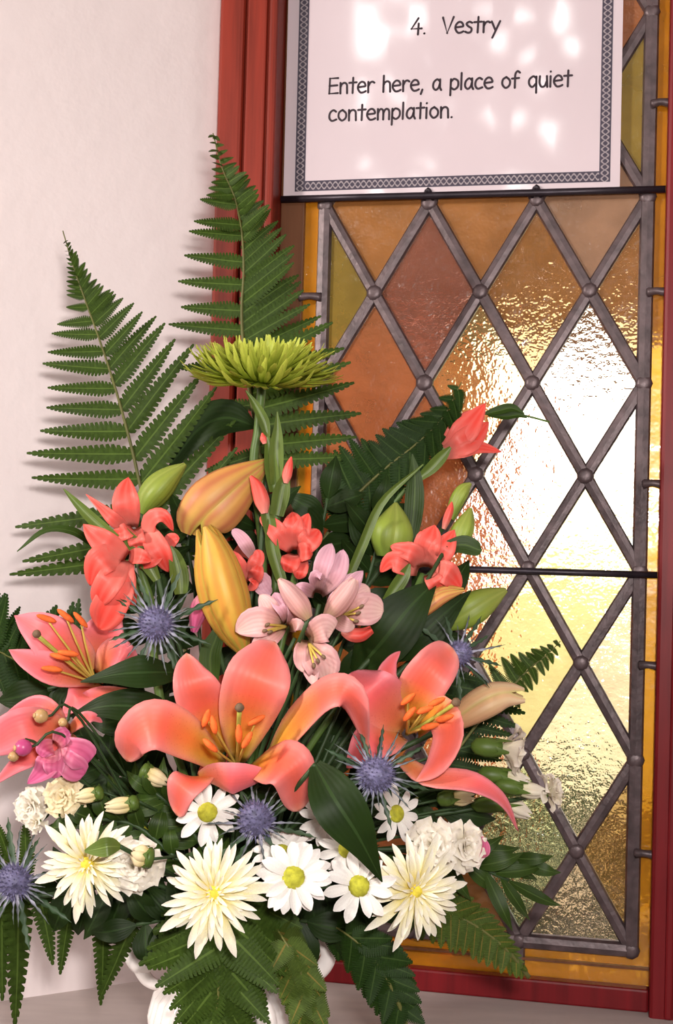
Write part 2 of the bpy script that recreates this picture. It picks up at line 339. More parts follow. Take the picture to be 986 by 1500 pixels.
rd = Vector((0.80, -0.60, 0)); RC = W(0.235, 0, -0.03); RC.z = 0; RN = RC + rd*1.75
struct('wall_right', wallslab(RC, RN, ZF, ZT, Vector((0.60, 0.80, 0))*0.12), 'plaster')
XL, XR, YB = NL.x, RN.x, -2.6
struct('wall_side_left', box((XL-0.12, YB, ZF), (XL, NL.y, ZT)), 'low_bounce_wall')
struct('wall_side_right', box((XR, YB, ZF), (XR+0.12, RN.y, ZT)), 'low_bounce_wall')
BX0, BX1, BZ0, BZ1 = -1.95, -0.62, 1.62, 2.78        # opening of the back window
struct('wall_back', join([box((XL-0.12, YB-0.12, ZF), (BX0, YB, ZT)), box((BX1, YB-0.12, ZF), (XR+0.12, YB, ZT)), box((BX0, YB-0.12, ZF), (BX1, YB, BZ0)), box((BX0, YB-0.12, BZ1), (BX1, YB, ZT))])[:2]+(None,), 'low_bounce_wall')
struct('floor', box((XL-0.12, YB-0.12, ZF-0.1), (XR+0.12, 1.5, ZF)), 'brown_wood')
struct('ceiling', box((XL-0.12, YB-0.12, ZT), (XR+0.12, 1.5, ZT+0.1)), 'low_bounce_wall')
# sill slab between the splayed reveals
wl, wr = wall_far(B, -ldir, -0.02), W(0.235, 0, -0.02)
f1 = B + ldir*0.62; f2 = RC + rd*0.62
sill = [Vector((p.x, p.y, -0.045)) for p in (wl, f1, f2, wr)]
struct('trim_1', prism(sill, Vector((0, 0, 0.045))), 'sill_paint')
struct('wall_below', prism([Vector((p.x, p.y, ZF)) for p in (f1, f2, f2+Vector((0, .1, 0)), f1+Vector((0, .1, 0)))], Vector((0, 0, -ZF-0.046))), 'plaster')
# ------------------------------------------------------------------ the leaded window
win = bpy.data.objects.new('window_1', None); put(win, None, MW.copy()); props(win, 'red timber window with lead lattice of amber and clear diamond panes', kind='structure')
U0, DU, V0, DV = -0.1490, 0.0967, 0.3335, 0.08205
def nd(k, j): return U0+DU*k, V0-DV*j
JT, JB = -4, 8
UL, UR = U0, U0+3*DU; VT, VB = nd(0, JT)[1], nd(0, JB)[1]
TOPV = VT+0.06
# timber: left jamb of two fascias and a bead, recessed stile, right jamb, bottom rail, head
wbuild('jamb_fascia', wbox(-0.2440, -0.2205, SILL_V, TOPV, -0.03, 0.040), 'red_wood', win, bevel=0.0035)
wbuild('jamb_fascia', wbox(-0.2185, -0.2000, SILL_V, TOPV, -0.03, 0.037), 'red_wood', win, bevel=0.002)
wbuild('jamb_core', wbox(-0.2420, -0.1905, SILL_V, TOPV, -0.03, 0.032), 'red_wood', win)
wbuild('jamb_bead', wbox(-0.1985, -0.1905, SILL_V, TOPV, -0.03, 0.036), 'red_wood', win, bevel=0.003)
wbuild('stile', wbox(-0.1905, -0.1680, SILL_V, TOPV, -0.03, 0.004), 'brown_wood', win, bevel=0.001)
wbuild('jamb', wbox(0.1565, 0.2450, SILL_V-0.01, TOPV, -0.03, 0.022), 'dark_red_wood', win, bevel=0.003)
wbuild('jamb_bead', wbox(0.1690, 0.1760, SILL_V, TOPV, 0.02, 0.0245), 'dark_red_wood', win, bevel=0.002)
wbuild('bottom_rail', wbox(-0.1905, 0.1565, SILL_V, -0.3530, -0.03, 0.010), 'dark_red_wood', win, bevel=0.002)
wbuild('head_rail', wbox(-0.244, 0.245, TOPV, TOPV+0.07, -0.03, 0.03), 'red_wood', win)
wbuild('lintel', wbox(-0.30, 0.30, TOPV+0.07, 2.2, -0.12, 0.03), 'plaster', win)
# strips of gold glass round the lattice
wbuild('border_glass', wbox(-0.1680, -0.1545, -0.353, TOPV, -0.006, -0.002), 'gold_glass', win)
wbuild('border_glass', wbox(0.1455, 0.1565, -0.353, TOPV, -0.006, -0.002), 'gold_glass', win)
wbuild('border_glass', wbox(-0.1545, 0.1455, -0.353, -0.3275, -0.006, -0.002), 'gold_glass', win)
wbuild('glazing_bead', wbox(-0.1680, 0.1565, -0.3385, -0.3365, -0.002, 0.003), 'brown_wood', win)
PC = {(.5, 0): 'amber_glass', (1.5, 0): 'amber_glass', (2.5, 0): 'smoky_glass', (0, 1): 'olive_glass', (1, 1): 'mauve_glass', (2, 1): 'honey_glass', (3, 1): 'honey_glass',
      (.5, 2): 'orange_glass', (1.5, 2): 'straw_glass', (2.5, 2): 'clear_glass', (0, 3): 'orange_glass', (1, 3): 'orange_glass', (2, 3): 'clear_glass', (3, 3): 'clear_glass',
      (.5, 4): 'orange_glass', (1.5, 4): 'pink_glass', (2.5, 4): 'straw_glass', (1, 5): 'orange_glass', (0, 5): 'amber_glass', (2, 5): 'straw_glass', (3, 5): 'pink_glass',
      (.5, 6): 'amber_glass', (1.5, 6): 'pink_glass', (2.5, 6): 'clear_glass', (0, 7): 'amber_glass', (1, 7): 'orange_glass', (2, 7): 'green_glass', (3, 7): 'honey_glass',
      (.5, 8): 'amber_glass', (1.5, 8): 'amber_glass', (2.5, 8): 'pink_glass', (3, -1): 'olive_glass', (2.5, -2): 'orange_glass', (2, -1): 'amber_glass'}
def clip(poly, ax, lim, sgn):
    out = []
    for i in range(len(poly)):
        a, b = poly[i], poly[(i+1) % len(poly)]; da, db = sgn*(a[ax]-lim), sgn*(b[ax]-lim)
        if da <= 1e-9: out.append(a)
        if (da < -1e-9 and db > 1e-9) or (da > 1e-9 and db < -1e-9):
            t = da/(da-db); out.append((a[0]+(b[0]-a[0])*t, a[1]+(b[1]-a[1])*t))
    return out
alt = ['amber_glass', 'olive_glass', 'orange_glass', 'smoky_glass']
for j in range(JT, JB+1):
    for kk in ([0.5, 1.5, 2.5] if j % 2 == 0 else [0, 1, 2, 3]):
        cu, cv = nd(kk, j)
        poly = [(cu, cv+DV), (cu+DU/2, cv), (cu, cv-DV), (cu-DU/2, cv)]
        for ax, lim, sg in ((0, UL, -1), (0, UR, 1), (1, VT, 1), (1, VB, -1)): poly = clip(poly, ax, lim, sg)
        tilt = random.uniform(-.0006, .0006)
        wbuild('pane', prism([W(u, v, -0.0045+tilt) for u, v in poly], WN*0.003), PC.get((kk, j), alt[(int(kk*2)+j) % 4]), win)
def came(a, b, wd, n0=-0.006, n1=0.0035, name='lead_came'):
    d = Vector((b[0]-a[0], b[1]-a[1])); d.normalize(); q = Vector((-d.y, d.x))*wd/2
    prof = [(-1, 0.0), (-0.75, .8), (0, 1), (0.75, .8), (1, 0.0)]; V, Fc = [], []
    for (u, v) in (a, b):
        for s, h in prof: V.append(W(u+q.x*s, v+q.y*s, lerp(0.0, n1, h)))
        V.append(W(u+q.x, v+q.y, n0)); V.append(W(u-q.x, v-q.y, n0))
    k = 7
    for i in range(k): Fc.append((i, (i+1) % k, k+(i+1) % k, k+i))
    Fc += [tuple(range(k))[::-1], tuple(range(k, 2*k))]
    return wbuild(name, (V, Fc, None), 'lead', win)
for s in (1, -1):                                   # each diagonal lead runs from border to border
    for c in range(-8, 20):
        # line v index j = jj, u index k = c/2 + s*jj/2  -> clip to 0<=k<=3, JT<=j<=JB
        js = [j for j in range(JT, JB+1) if -1e-6 <= (c + s*j)/2 <= 3+1e-6]
        if not js or len(js) < 2: continue
        j0, j1 = js[0], js[-1]; k0, k1 = (c+s*j0)/2, (c+s*j1)/2
        # nodes exist at (int k, even j) and (half k, odd j): 2k + j is even for every node on the line
        if (round(2*k0)+j0) % 2: continue
        if (round(2*k0) % 2) != (j0 % 2): continue
        came(nd(k0, j0), nd(k1, j1), 0.0112, n1=0.0035+0.0006*s)
for (a, b) in (((UL, VT), (UL, VB)), ((UR, VT), (UR, VB)), ((UL, VB), (UR, VB)), ((UL, VT), (UR, VT))): came(a, b, 0.0130, n1=0.005)
came((nd(2, 8)[0], VB), (nd(2, 8)[0], VB-0.024), 0.011)
for j in range(JT, JB+1):
    for kk in ([0, 1, 2, 3] if j % 2 == 0 else [.5, 1.5, 2.5]):
        u, v = nd(kk, j); s = random.uniform(.9, 1.15)
        o = wbuild('solder_joint', lathe([(0.0074*s, 0.001), (0.0066*s, 0.0040), (0.0038*s, 0.0050), (0.001, 0.0052)], 9, M=MW @ Matrix.Rotation(radians(90), 4, 'X')), 'lead', win, smooth=True)
        o.matrix_basis = Matrix.Translation((u, 0, v)); WM[o] = WM[win] @ o.matrix_basis
for vv, r in ((0.338, 0.0033), (0.0023, 0.0030)):
    wbuild('saddle_bar', tube([W(-0.189, vv, 0.0085), W(0.156, vv, 0.0085)], r, 4, 8), 'iron', win, smooth=True)
for uu, l in ((0.1505, (425, 155, 430, 710, 975, 1250)),):
    for y in l[1:]:
        v = WP(955, y)[1]
        wbuild('wire_tie', tube([W(0.143, v, 0.004), W(0.150, v+0.001, 0.007), W(0.158, v, 0.006)], [0.0045, 0.0032, 0.0042], 6, 7), 'lead', win, smooth=True)
for y in (437,): 
    v = WP(460, y)[1]; wbuild('wire_tie', tube([W(-0.170, v, 0.006), W(-0.160, v+0.001, 0.007), W(-0.150, v, 0.004)], [0.0042, 0.0032, 0.0045], 6, 7), 'lead', win, smooth=True)
for k, y in ((1, 287), (2, 284)):
    u, v = nd(k, 0); wbuild('wire_tie', tube([W(u-0.004, v+0.002, 0.004), W(u, 0.3425, 0.012), W(u+0.004, v+0.002, 0.004)], 0.0022, 8, 6), 'iron', win, smooth=True)

# ------------------------------------------------------------------ outside, seen through the glass
def out_thing(name, g, mat, label, cat_):
    o = build(name, g, mat, None, origin=g[0][0], smooth=False); return props(o, label, cat_)
surf('gravel', (0.55, 0.49, 0.30), 0.9, 0.2, var=0.25, nscale=6)
surf('soffit', (0.20, 0.09, 0.04), 0.7, 0.2, var=0.3, nscale=5)
surf('brick_out', (0.70, 0.20, 0.06), 0.85, 0.2, var=0.45, nscale=7)
surf('hedge_leaf', (0.05, 0.075, 0.02), 0.6, 0.3, var=0.5, nscale=30)
o = build('ground_outside', box((-40, 1.75, -1.0), (40, 90, -0.85)), 'gravel'); props(o, kind='structure')
o = build('wall_outside', box((-3.0, 3.9, -0.85), (0.42, 4.15, 2.9)), 'brick_out'); props(o, kind='structure')
o = build('porch_lintel', box((-3.0, 3.6, 1.00), (3.5, 3.88, 2.9)), 'soffit'); props(o, kind='structure')
o = build('porch_ceiling', box((-3.0, 1.75, 2.0), (3.5, 3.6, 2.1)), 'soffit'); props(o, kind='structure')
hedge = thing('hedge', 'dark clipped hedge seen blurred through the lowest panes', 'hedge', (0.2, 2.2, -0.85))
def leafball(cx, cy, cz, rx, ry, rz, n, s):
    gs = []
    for i in range(n):
        v = Vector((random.gauss(0, 1), random.gauss(0, 1), random.gauss(0, 1))).normalized()*random.uniform(.75, 1)
        p = Vector((cx+v.x*rx, cy+v.y*ry, cz+v.z*rz)); d = Vector((random.uniform(-1, 1), random.uniform(-1, 1), random.uniform(-.3, 1))).normalized()
        gs.append(ribbon([p, p+d*s], [s*.1, s*.4, s*.02], v, 0.2, 2, 2))
    return join(gs)
g = build('leaf_mass', leafball(0.35, 2.2, -0.45, 0.85, 0.22, 0.45, 1250, 0.075), 'hedge_leaf', hedge); g['kind'] = 'stuff'
build('trunk', tube([Vector((0.3, 2.2, -0.86)), Vector((0.3, 2.2, -0.5))], 0.03), 'soffit', hedge)

# ------------------------------------------------------------------ notice
PN = 0.0075
bl, br = WP(415, 292, PN), WP(908, 277, PN)
pu = Vector((br[0]-bl[0], br[1]-bl[1])); PW = pu.length; pu.normalize(); pv = Vector((-pu.y, pu.x)); PH = PW*0.705
def PP(a, b, n=0.0): q = Vector(bl)+pu*a+pv*b; return W(q.x, q.y, PN+n+0.0015*sin(a/PW*3.0))
def plocal(x, y):                            # photo point -> sheet coordinates
    q = Vector(WP(x, y, PN))-Vector(bl); return q.dot(pu), q.dot(pv)
notice = thing('paper_notice', 'white printed paper notice with knotwork border stuck over the lattice', 'notice', PP(PW/2, 0))
def psheet(a0, a1, b0, b1, n0, n1, mat, name, along=None, parent=notice):
    V, Fc, UV = [], [], []; k = 16
    for i in range(k+1):
        a = lerp(a0, a1, i/k)
        for (b, n, vv) in ((b0, n0, 0), (b0, n1, 0), (b1, n1, 1), (b1, n0, 1)):
            V.append(PP(a, b, n)); UV.append(((a-a0)/0.0105, vv) if along == 'h' else (((b-b0)/0.0105), (a-a0)/(a1-a0)))
    for i in range(k):
        for j in range(4): Fc.append((i*4+j, i*4+(j+1) % 4, (i+1)*4+(j+1) % 4, (i+1)*4+j))
    Fc += [(3, 2, 1, 0), (k*4, k*4+1, k*4+2, k*4+3)]
    return build(name, (V, Fc, UV), mat, parent, smooth=False)
psheet(0, PW, 0, PH, -0.0003, 0, 'paper', 'sheet')
il = plocal(440, 250)[0]; ir = plocal(887, 200)[0]; ib = plocal(660, 266)[1]; bw = 0.0095
psheet(il-bw/2, il+bw/2, ib-bw/2, PH-0.012, 0.00005, 0.0002, 'knot_print', 'border_strip')
psheet(ir-bw/2, ir+bw/2, ib-bw/2, PH-0.012, 0.00005, 0.0002, 'knot_print', 'border_strip')
psheet(il+bw/2, ir-bw/2, ib-bw/2, ib+bw/2, 0.00005, 0.0002, 'knot_print', 'border_strip', 'h')
psheet(il-bw/2, ir+bw/2, PH-0.012-bw, PH-0.012, 0.00005, 0.00025, 'knot_print', 'border_strip', 'h')
def S(*p): return ('s', p)
def C(*p): return ('c', p)
arch = C((.12, .6), (.22, .85), (.45, .97), (.66, .82), (.70, .4), (.72, 0))
GL = {'4': (1.05, [S((.62, 1.45), (.05, .48), (.95, .5)), S((.66, .95), (.64, -.05))]), '.': (.42, [S((.14, .03), (.16, .04))]), 'V': (1.1, [S((.05, 1.45), (.48, .02), (.98, 1.48))]),
 'e': (.88, [C((.1, .52), (.5, .56), (.74, .62), (.62, .93), (.36, 1), (.12, .75), (.08, .38), (.3, .04), (.55, .03), (.78, .14))]),
 's': (.78, [C((.62, .9), (.38, 1), (.14, .82), (.32, .58), (.58, .4), (.55, .1), (.32, 0), (.06, .1))]), 't': (.74, [S((.36, 1.42), (.35, 0)), S((.02, .95), (.68, .98))]),
 'r': (.72, [S((.1, .98), (.12, 0)), C((.12, .58), (.28, .9), (.48, .98), (.64, .88))]), 'y': (.86, [S((.06, .98), (.42, .16)), S((.78, 1), (.18, -.5))]),
 'E': (.98, [S((.85, 1.44), (.12, 1.42), (.1, .02), (.88, .05)), S((.1, .74), (.8, .77))]), 'n': (.86, [S((.1, .98), (.12, 0)), arch]), 'h': (.86, [S((.12, 1.5), (.12, 0)), arch]),
 ',': (.42, [S((.2, .1), (.08, -.3))]), 'a': (.88, [C((.64, .84), (.42, .99), (.14, .72), (.1, .28), (.32, .03), (.56, .22), (.67, .6)), S((.68, .98), (.68, .25), (.80, 0))]),
 'p': (.88, [S((.12, .96), (.1, -.5)), C((.12, .72), (.38, .98), (.72, .78), (.74, .3), (.45, .02), (.12, .2))]), 'l': (.38, [S((.14, 1.5), (.14, 0))]),
 'c': (.80, [C((.66, .86), (.42, 1), (.14, .75), (.1, .3), (.32, .02), (.70, .14))]), 'o': (.88, [C((.42, 1), (.14, .78), (.1, .35), (.38, .02), (.7, .25), (.72, .68), (.42, 1))]),
 'f': (.76, [C((.68, 1.36), (.48, 1.5), (.30, 1.25), (.28, .7), (.28, 0)), S((.02, .84), (.62, .88))]), 'q': (.9, [S((.7, .96), (.72, -.5)), C((.68, .82), (.44, .99), (.12, .7), (.12, .28), (.38, .03), (.7, .35))]),
 'u': (.86, [C((.1, .98), (.08, .4), (.25, .04), (.52, .1), (.68, .5)), S((.68, .98), (.74, 0))]), 'i': (.36, [S((.13, .96), (.13, 0)), S((.13, 1.36), (.135, 1.38))]),
 'm': (1.22, [S((.1, .98), (.12, 0)), C((.12, .6), (.25, .9), (.42, .96), (.56, .75), (.58, 0)), C((.58, .6), (.72, .9), (.9, .96), (1.06, .75), (1.08, 0))]), ' ': (.62, [])}
def text_line(s, p0, p1, xh_px):
    a = Vector(plocal(*p0)); b = Vector(plocal(*p1)); tot = sum(GL[c][0] for c in s)-0.15
    e = (b-a)/tot; up = Vector((-e.y, e.x)).normalized()*(xh_px*1.21/F); gs = []; x = 0; hw = xh_px*0.10*1.21/F
    for ch in s:
        for kind, pts in GL[ch][1]:
            q = [Vector((a.x+e.x*(x+u)+up.x*v, a.y+e.y*(x+u)+up.y*v)) for u, v in pts]
            if kind == 'c': q = [cat(q, i/(5*(len(q)-1))) for i in range(5*(len(q)-1)+1)]
            V, Fc = [], []
            for i, c in enumerate(q):
                t = (q[min(i+1, len(q)-1)]-q[max(i-1, 0)]); t = t.normalized() if t.length > 1e-9 else Vector((1, 0)); nn = Vector((-t.y, t.x))*hw
                V += [PP(*(c+nn), 0.00025), PP(*(c-nn), 0.00025)]
                if i: Fc.append((2*i-2, 2*i-1, 2*i+1, 2*i))
            gs.append((V, Fc, None))
            for c in (q[0], q[-1]):
                gs.append(([PP(c.x+hw*cos(k*pi/4), c.y+hw*sin(k*pi/4), 0.00025) for k in range(8)], [tuple(range(8))], None))
            if kind == 's':
                for c in q[1:-1]: gs.append(([PP(c.x+hw*cos(k*pi/4), c.y+hw*sin(k*pi/4), 0.00025) for k in range(8)], [tuple(range(8))], None))
        x += GL[ch][0]
    return join(gs)
build('heading_text', text_line('4.  Vestry', (602, 51), (731, 48), 16.5), 'ink', notice, smooth=False)
build('body_text', text_line('Enter here, a place of quiet', (481, 138), (836, 127), 16.5), 'ink', notice, smooth=False)
build('body_text', text_line('contemplation.', (481, 178), (664, 173), 16.5), 'ink', notice, smooth=False)

# ------------------------------------------------------------------ vase
VC = P(335, 1440, 1.0); VC.z = 0.0
vase = thing('vase', 'white fluted porcelain urn with scroll handles under the flowers', 'vase', VC)
MV = Matrix.Translation(VC)
zt = P(335, 1345, 1.0).z
prof = [(.036, 0), (.046, .004), (.050, .018), (.054, .035), (.0555, .048), (.052, .062), (.043, .074), (.034, .082), (.030, .088)]
build('body', lathe([(r, z) for r, z in prof], 144, 0.055, 36, MV), 'porcelain', vase)
build('neck', lathe([(.030, .087), (.0285, .092), (.033, .098), (.042, .106), (.052, .114), (.060, .122), (.062, .125), (.058, .124), (.045, .112), (.03, .10)], 48, 0, 0, MV), 'porcelain', vase)
for s in (-1, 1):
    h = [(.045, .108), (.066, .104), (.073, .092), (.066, .080), (.058, .084), (.060, .093), (.066, .091)]
    pts = [VC+Vector((s*x*cos(.1), 0, z)) for x, z in h]
    hd = build('handle', tube(pts, [.0045, .0055, .006, .006, .005, .0045, .003], 40, 10), 'porcelain', vase)
    pts = [VC+Vector((s*x, 0, z)) for x, z in ((.066, .080), (.060, .071), (.052, .067), (.046, .070))]
    build('scroll', tube(pts, [.0055, .005, .004, .003], 16, 9), 'porcelain', hd)
foam = build('floral_foam', lathe([(.025, .090), (.035, .104), (.045, .1135), (.04, .128), (.02, .136)], 20, 0, 0, MV), 'stem_dark', vase)
VM = VC + Vector((0, 0, 0.126))
def root_pt(): return VM + Vector((random.uniform(-.03, .03), random.uniform(-.02, .03), random.uniform(-.012, .004)))

# ------------------------------------------------------------------ plant parts
def stem(parent, top, r=0.0020, mat='stem_dark', tdir=None, base=None, name='stem', mid=None):
    b = base if base is not None else WM[parent].translation
    h = (top-b).length
    m1 = b.lerp(top, .35)+Vector((0, 0, h*.10)); m2 = (top + tdir*h*.22) if tdir is not None else b.lerp(top, .7)+Vector((0, 0, h*.08))
    pts = [b, m1, m2, top] if not mid else [b]+mid+[top]
    return build(name, tube(pts, [r*1.15, r, r, r*.9], None, 7), mat, parent)
def flower(name, label, cat_, group=None): return thing(name, label, cat_, root_pt(), group)
def petals(parent, d, lst, mat, name='petal', n=14, m=6, cup=.16, thick=0.0, ruffle=0.0, rf=2):
    for i, e in enumerate(lst):
        pts, hw = e[0], e[1]; nr = D(*(e[2] if len(e) > 2 else (0, .1, 1))); mt = e[3] if len(e) > 3 else mat
        o = build(name, ribbon(px(d, pts), [h*d/F for h in hw], nr, cup, n, m, ruffle, rf, i, tip=.12), mt, parent)
        if thick:
            s = o.modifiers.new('thickness', 'SOLIDIFY'); s.thickness = thick; s.offset = 0
def leaf(parent, d, pts, hw, mat='leaf_dark', nr=(0, .2, 1), fold=.25, name='leaf', n=14, ruffle=.06):
    return build(name, ribbon(px(d, pts), [h*d/F for h in hw], D(*nr), -.1, n, 4, ruffle, 1.5, random.random()*5, fold), mat, parent)
def capsule(parent, name, a, b, r, mat, k=8):
    ax = b-a; L = ax.length; M = frame(ax, None, a)
    return build(name, lathe([(r*.15, 0), (r*.7, L*.12), (r, L*.35), (r*.95, L*.65), (r*.6, L*.9), (r*.1, L)], k, 0, 0, M), mat, parent)
def stamens(parent, d, base, tips, pist=None, alen=.013, amat='anther', ar=.0023):
    b = P(base[0], base[1], d+base[2])
    for (x, y, z, ang) in tips:
        t = P(x, y, d+z); mid = b.lerp(t, .5)+D(0, .1, .6)*.004
        fil = build('stamen', tube([b, mid, t], [.0011, .0009, .0007], 8, 5), 'filament', parent)
        dr = D(cos(radians(ang)), sin(radians(ang)), .15); capsule(fil, 'anther', t-dr*alen/2, t+dr*alen/2, ar, amat)
    if pist:
        t = P(pist[0], pist[1], d+pist[2]); pi_ = build('pistil', tube([b, b.lerp(t, .5)+D(0, 0, 1)*.003, t], [.0016, .0014, .0017], 8, 6), 'pistil_green', parent)
        capsule(pi_, 'stigma', t-D(0, 1, .3)*.002, t+D(0, 1, .5)*.004, .0032, 'anther_dark')
def bud(parent, d, pts, hw, mat, opening=0.0, name='tepal', roll=0.0, k=3):
    C_ = px(d, pts); H = [h*d/F for h in hw]; n = 16; mm = 6; A = None; fr = []
    for i in range(n+1):
        t = i/n; c = cat(C_, t); T = (cat(C_, min(1, t+1e-3))-cat(C_, max(0, t-1e-3))).normalized()
        A = (D(0, 0, 1)-T*T.dot(D(0, 0, 1))).normalized() if A is None else (A-T*A.dot(T)).normalized()
        fr.append((t, c, A.copy(), T.cross(A), max(2e-4, cat(H, t))))
    for q in range(k):
        V, Fc, UV = [], [], []; a0 = roll+2*pi*q/k; span = 2*pi/k*.56
        for (t, c, a, b, h) in fr:
            op = opening*max(0, (t-.72)/.28)**1.5
            for j in range(mm+1):
                s = -1+2*j/mm; th = a0+s*span*(1-op*.45); r = h*(1.06-.26*abs(s)**1.5+(.035 if j == mm//2 else 0))
                rad = a*cos(th)+b*sin(th)
                V.append(c+rad*r+(a*cos(a0)+b*sin(a0))*(op*h*.9+op*.004)); UV.append((t, j/mm))
        for i in range(n):
            for j in range(mm): x = i*(mm+1)+j; Fc.append((x, x+1, x+mm+2, x+mm+1))
        build(name, (V, Fc, UV), mat, parent)
# ---- ferns
def pinna_mesh(name, mat, bend, lobes=19, ratio=.085):
    V, Fc, UV = [], [], []; rows = lobes*3
    def hwid(t): return ratio*(min(1, .55+t*2.2))*(1-t)**.62
    for i in range(rows+1):
        t = i/rows; ph = i % 3; w_ = hwid(min(t, .985)); z = bend*(t*t) - .02*sin(t*pi); y = .10*bend*t*t
        kf = (.58, 1.0, .94)[ph]; sh = (.0, .008, .018)[ph]
        for s in (-1, -.42, 0, .42, 1):
            V.append(Vector((t+abs(s)*sh, s*w_*(kf if abs(s) == 1 else 1)+y, z - abs(s)*w_*.22))); UV.append((t, .5+s/2))
    for i in range(rows):
        for j in range(4): a = i*5+j; Fc.append((a, a+1, a+6, a+5))
    return mesh(name, (V, Fc, UV), mat)
PINNA = {}
for mname in ('fern_green', 'fern_dark', 'fern_spore'):
    PINNA[mname] = [pinna_mesh('pinna', mname, b) for b in (-.10, .02, -.18)]
def pinna(parent, b, t, nrm, mat, wf=1.0, i=0):
    x = t-b; L = x.length; x.normalize(); z = (nrm-x*nrm.dot(x)).normalized(); y = z.cross(x)
    M = Matrix.Translation(b) @ Matrix((x, y, z)).transposed().to_4x4() @ Matrix.Diagonal((L, L*wf*1.25*min(2.4, (150/(L*1900))**.55), L, 1))
    return inst('pinna', PINNA[mat][i % 3], parent, M)
def fern(label, d, rach, left, right, mat='fern_green', kl=(3, 0), kr=(3, 1), wf=1.0, nr=(0, .15, 1), rr=.0016, group='fern fronds', dtip=0.0, tipdz=-.004, base=None):
    """rach: photo points (x, y, depth offset) of the midrib; left/right: (midrib index, tip x, tip y) of single pinnae"""
    f = thing('fern_frond', label, 'fern', base if base is not None else root_pt(), group)
    RP = px(d, rach); nn = len(rach)-1
    build('midrib', tube(RP, [rr*.3, rr*.6, rr, rr*1.2] , 4*nn, 6), 'rachis', f)
    cnt = 0
    for side, lst, (k0, k1) in ((-1, left, kl), (1, right, kr)):
        out = []
        for a in range(len(lst)-1):
            k = k0 if a < 3 else k1
            for q in range(k+1): out.append(tuple(lerp(lst[a][c], lst[a+1][c], q/(k+1)) for c in range(3)))
        if lst: out.append(lst[-1])
        for (ti, x, y) in out:
            b = cat(RP, ti/nn); dd = d + lerp(rach[min(int(ti), nn)][2] if len(rach[min(int(ti), nn)]) > 2 else 0, 0, 0)
            tp = P(x, y, dd+tipdz+random.uniform(-.006, .006))
            n_ = D(nr[0]+random.uniform(-.15, .15)+side*.25, nr[1]+random.uniform(-.15, .15), nr[2])
            pinna(f, b, tp, n_, mat, wf*random.uniform(.92, 1.1), cnt); cnt += 1
    return f

# ------------------------------------------------------------------ fern fronds
fern('tall upright fern frond rising against the red window jamb', 1.10,
     [(312, 195, -.02), (325, 245, -.015), (344, 290, -.01), (354, 340, 0), (357, 395, 0), (354, 450, 0), (356, 500, 0), (365, 570, 0), (378, 650, 0), (385, 740, 0), (360, 1100, -.05), (340, 1330, -.09)],
     [(0.05, 306, 200), (.7, 309, 228), (1.3, 312, 258), (1.9, 304, 285), (2.2, 293, 292), (2.8, 289, 322), (3.1, 277, 337), (3.8, 270, 374), (4.4, 260, 411), (5.1, 265, 450), (5.7, 247, 475), (6.5, 260, 540), (7.3, 280, 605), (8.2, 300, 690)],
     [(0.1, 322, 203), (1.1, 346, 237), (1.9, 367, 262), (2.6, 384, 292), (3.2, 397, 306), (3.8, 412, 332), (4.4, 427, 355), (4.9, 431, 385), (5.5, 440, 409), (6.0, 450, 442), (6.5, 488, 473), (7.1, 512, 525), (7.7, 527, 598), (8.4, 515, 670)], kl=(2, 0), kr=(3, 1), wf=1.25)
fern('broad fern frond spreading across the white plaster wall', 1.07,
     [(92, 338), (108, 392), (125, 440), (143, 490), (160, 540), (178, 600), (195, 665), (212, 740), (232, 820), (265, 920), (310, 1150, -.03), (335, 1330, -.06)],
     [(0.3, 94, 352), (.8, 97, 378), (1.3, 99, 405), (1.9, 98, 432), (2.2, 97, 450), (2.6, 83, 475), (3.0, 74, 488), (3.5, 70, 516), (4, 59, 534), (4.5, 68, 567), (5, 68, 597), (5.5, 54, 633), (6, 36, 662), (6.5, 47, 700), (7.1, 15, 767), (7.6, 30, 822), (7.9, 15, 842)],
     [(0.4, 101, 355), (1.1, 115, 378), (2.0, 146, 414), (2.7, 176, 435), (3.1, 194, 443), (3.6, 209, 457), (4.0, 225, 459), (4.4, 239, 471), (5.0, 257, 497), (5.5, 280, 504), (6.1, 290, 548), (6.6, 318, 567), (7.2, 338, 610), (7.8, 345, 655), (8.4, 340, 715)], kl=(3, 0), kr=(4, 0), wf=1.15)
fern('dark fern frond at the wall behind the pink lily in profile', 1.06,
     [(-70, 900), (-30, 935), (10, 960), (60, 985), (110, 1010), (170, 1050), (250, 1180), (320, 1330, -.05)],
     [(.3, -40, 880), (.9, -8, 868), (1.5, 12, 870), (1.9, 26, 905), (2.5, 60, 893), (3.2, 84, 886), (3.8, 108, 877)],
     [(.3, -40, 960), (1, -5, 1010), (1.6, 22, 1030), (2.2, 45, 1045), (2.9, 70, 1050), (3.6, 95, 1060)], 'fern_dark', kl=(1, 1), kr=(1, 1), wf=1.6)
fern('dark fern frond in front of amber panes behind the red gladiolus trumpet', 1.09,
     [(676, 560), (650, 610), (610, 650), (560, 690), (510, 740), (460, 820), (400, 1000, -.04), (350, 1330, -.08)],
     [(.2, 655, 565), (.8, 630, 600), (1.2, 600, 615), (1.7, 580, 620), (2.2, 560, 632), (2.7, 540, 645), (3.2, 510, 645), (3.8, 485, 660), (4.3, 470, 700)],
     [(.2, 678, 600), (.8, 670, 640), (1.2, 650, 665), (1.7, 625, 700), (2.2, 600, 730), (2.8, 575, 760), (3.4, 550, 790), (4.2, 530, 820)], 'fern_dark', kl=(1, 1), kr=(1, 1), wf=1.7)
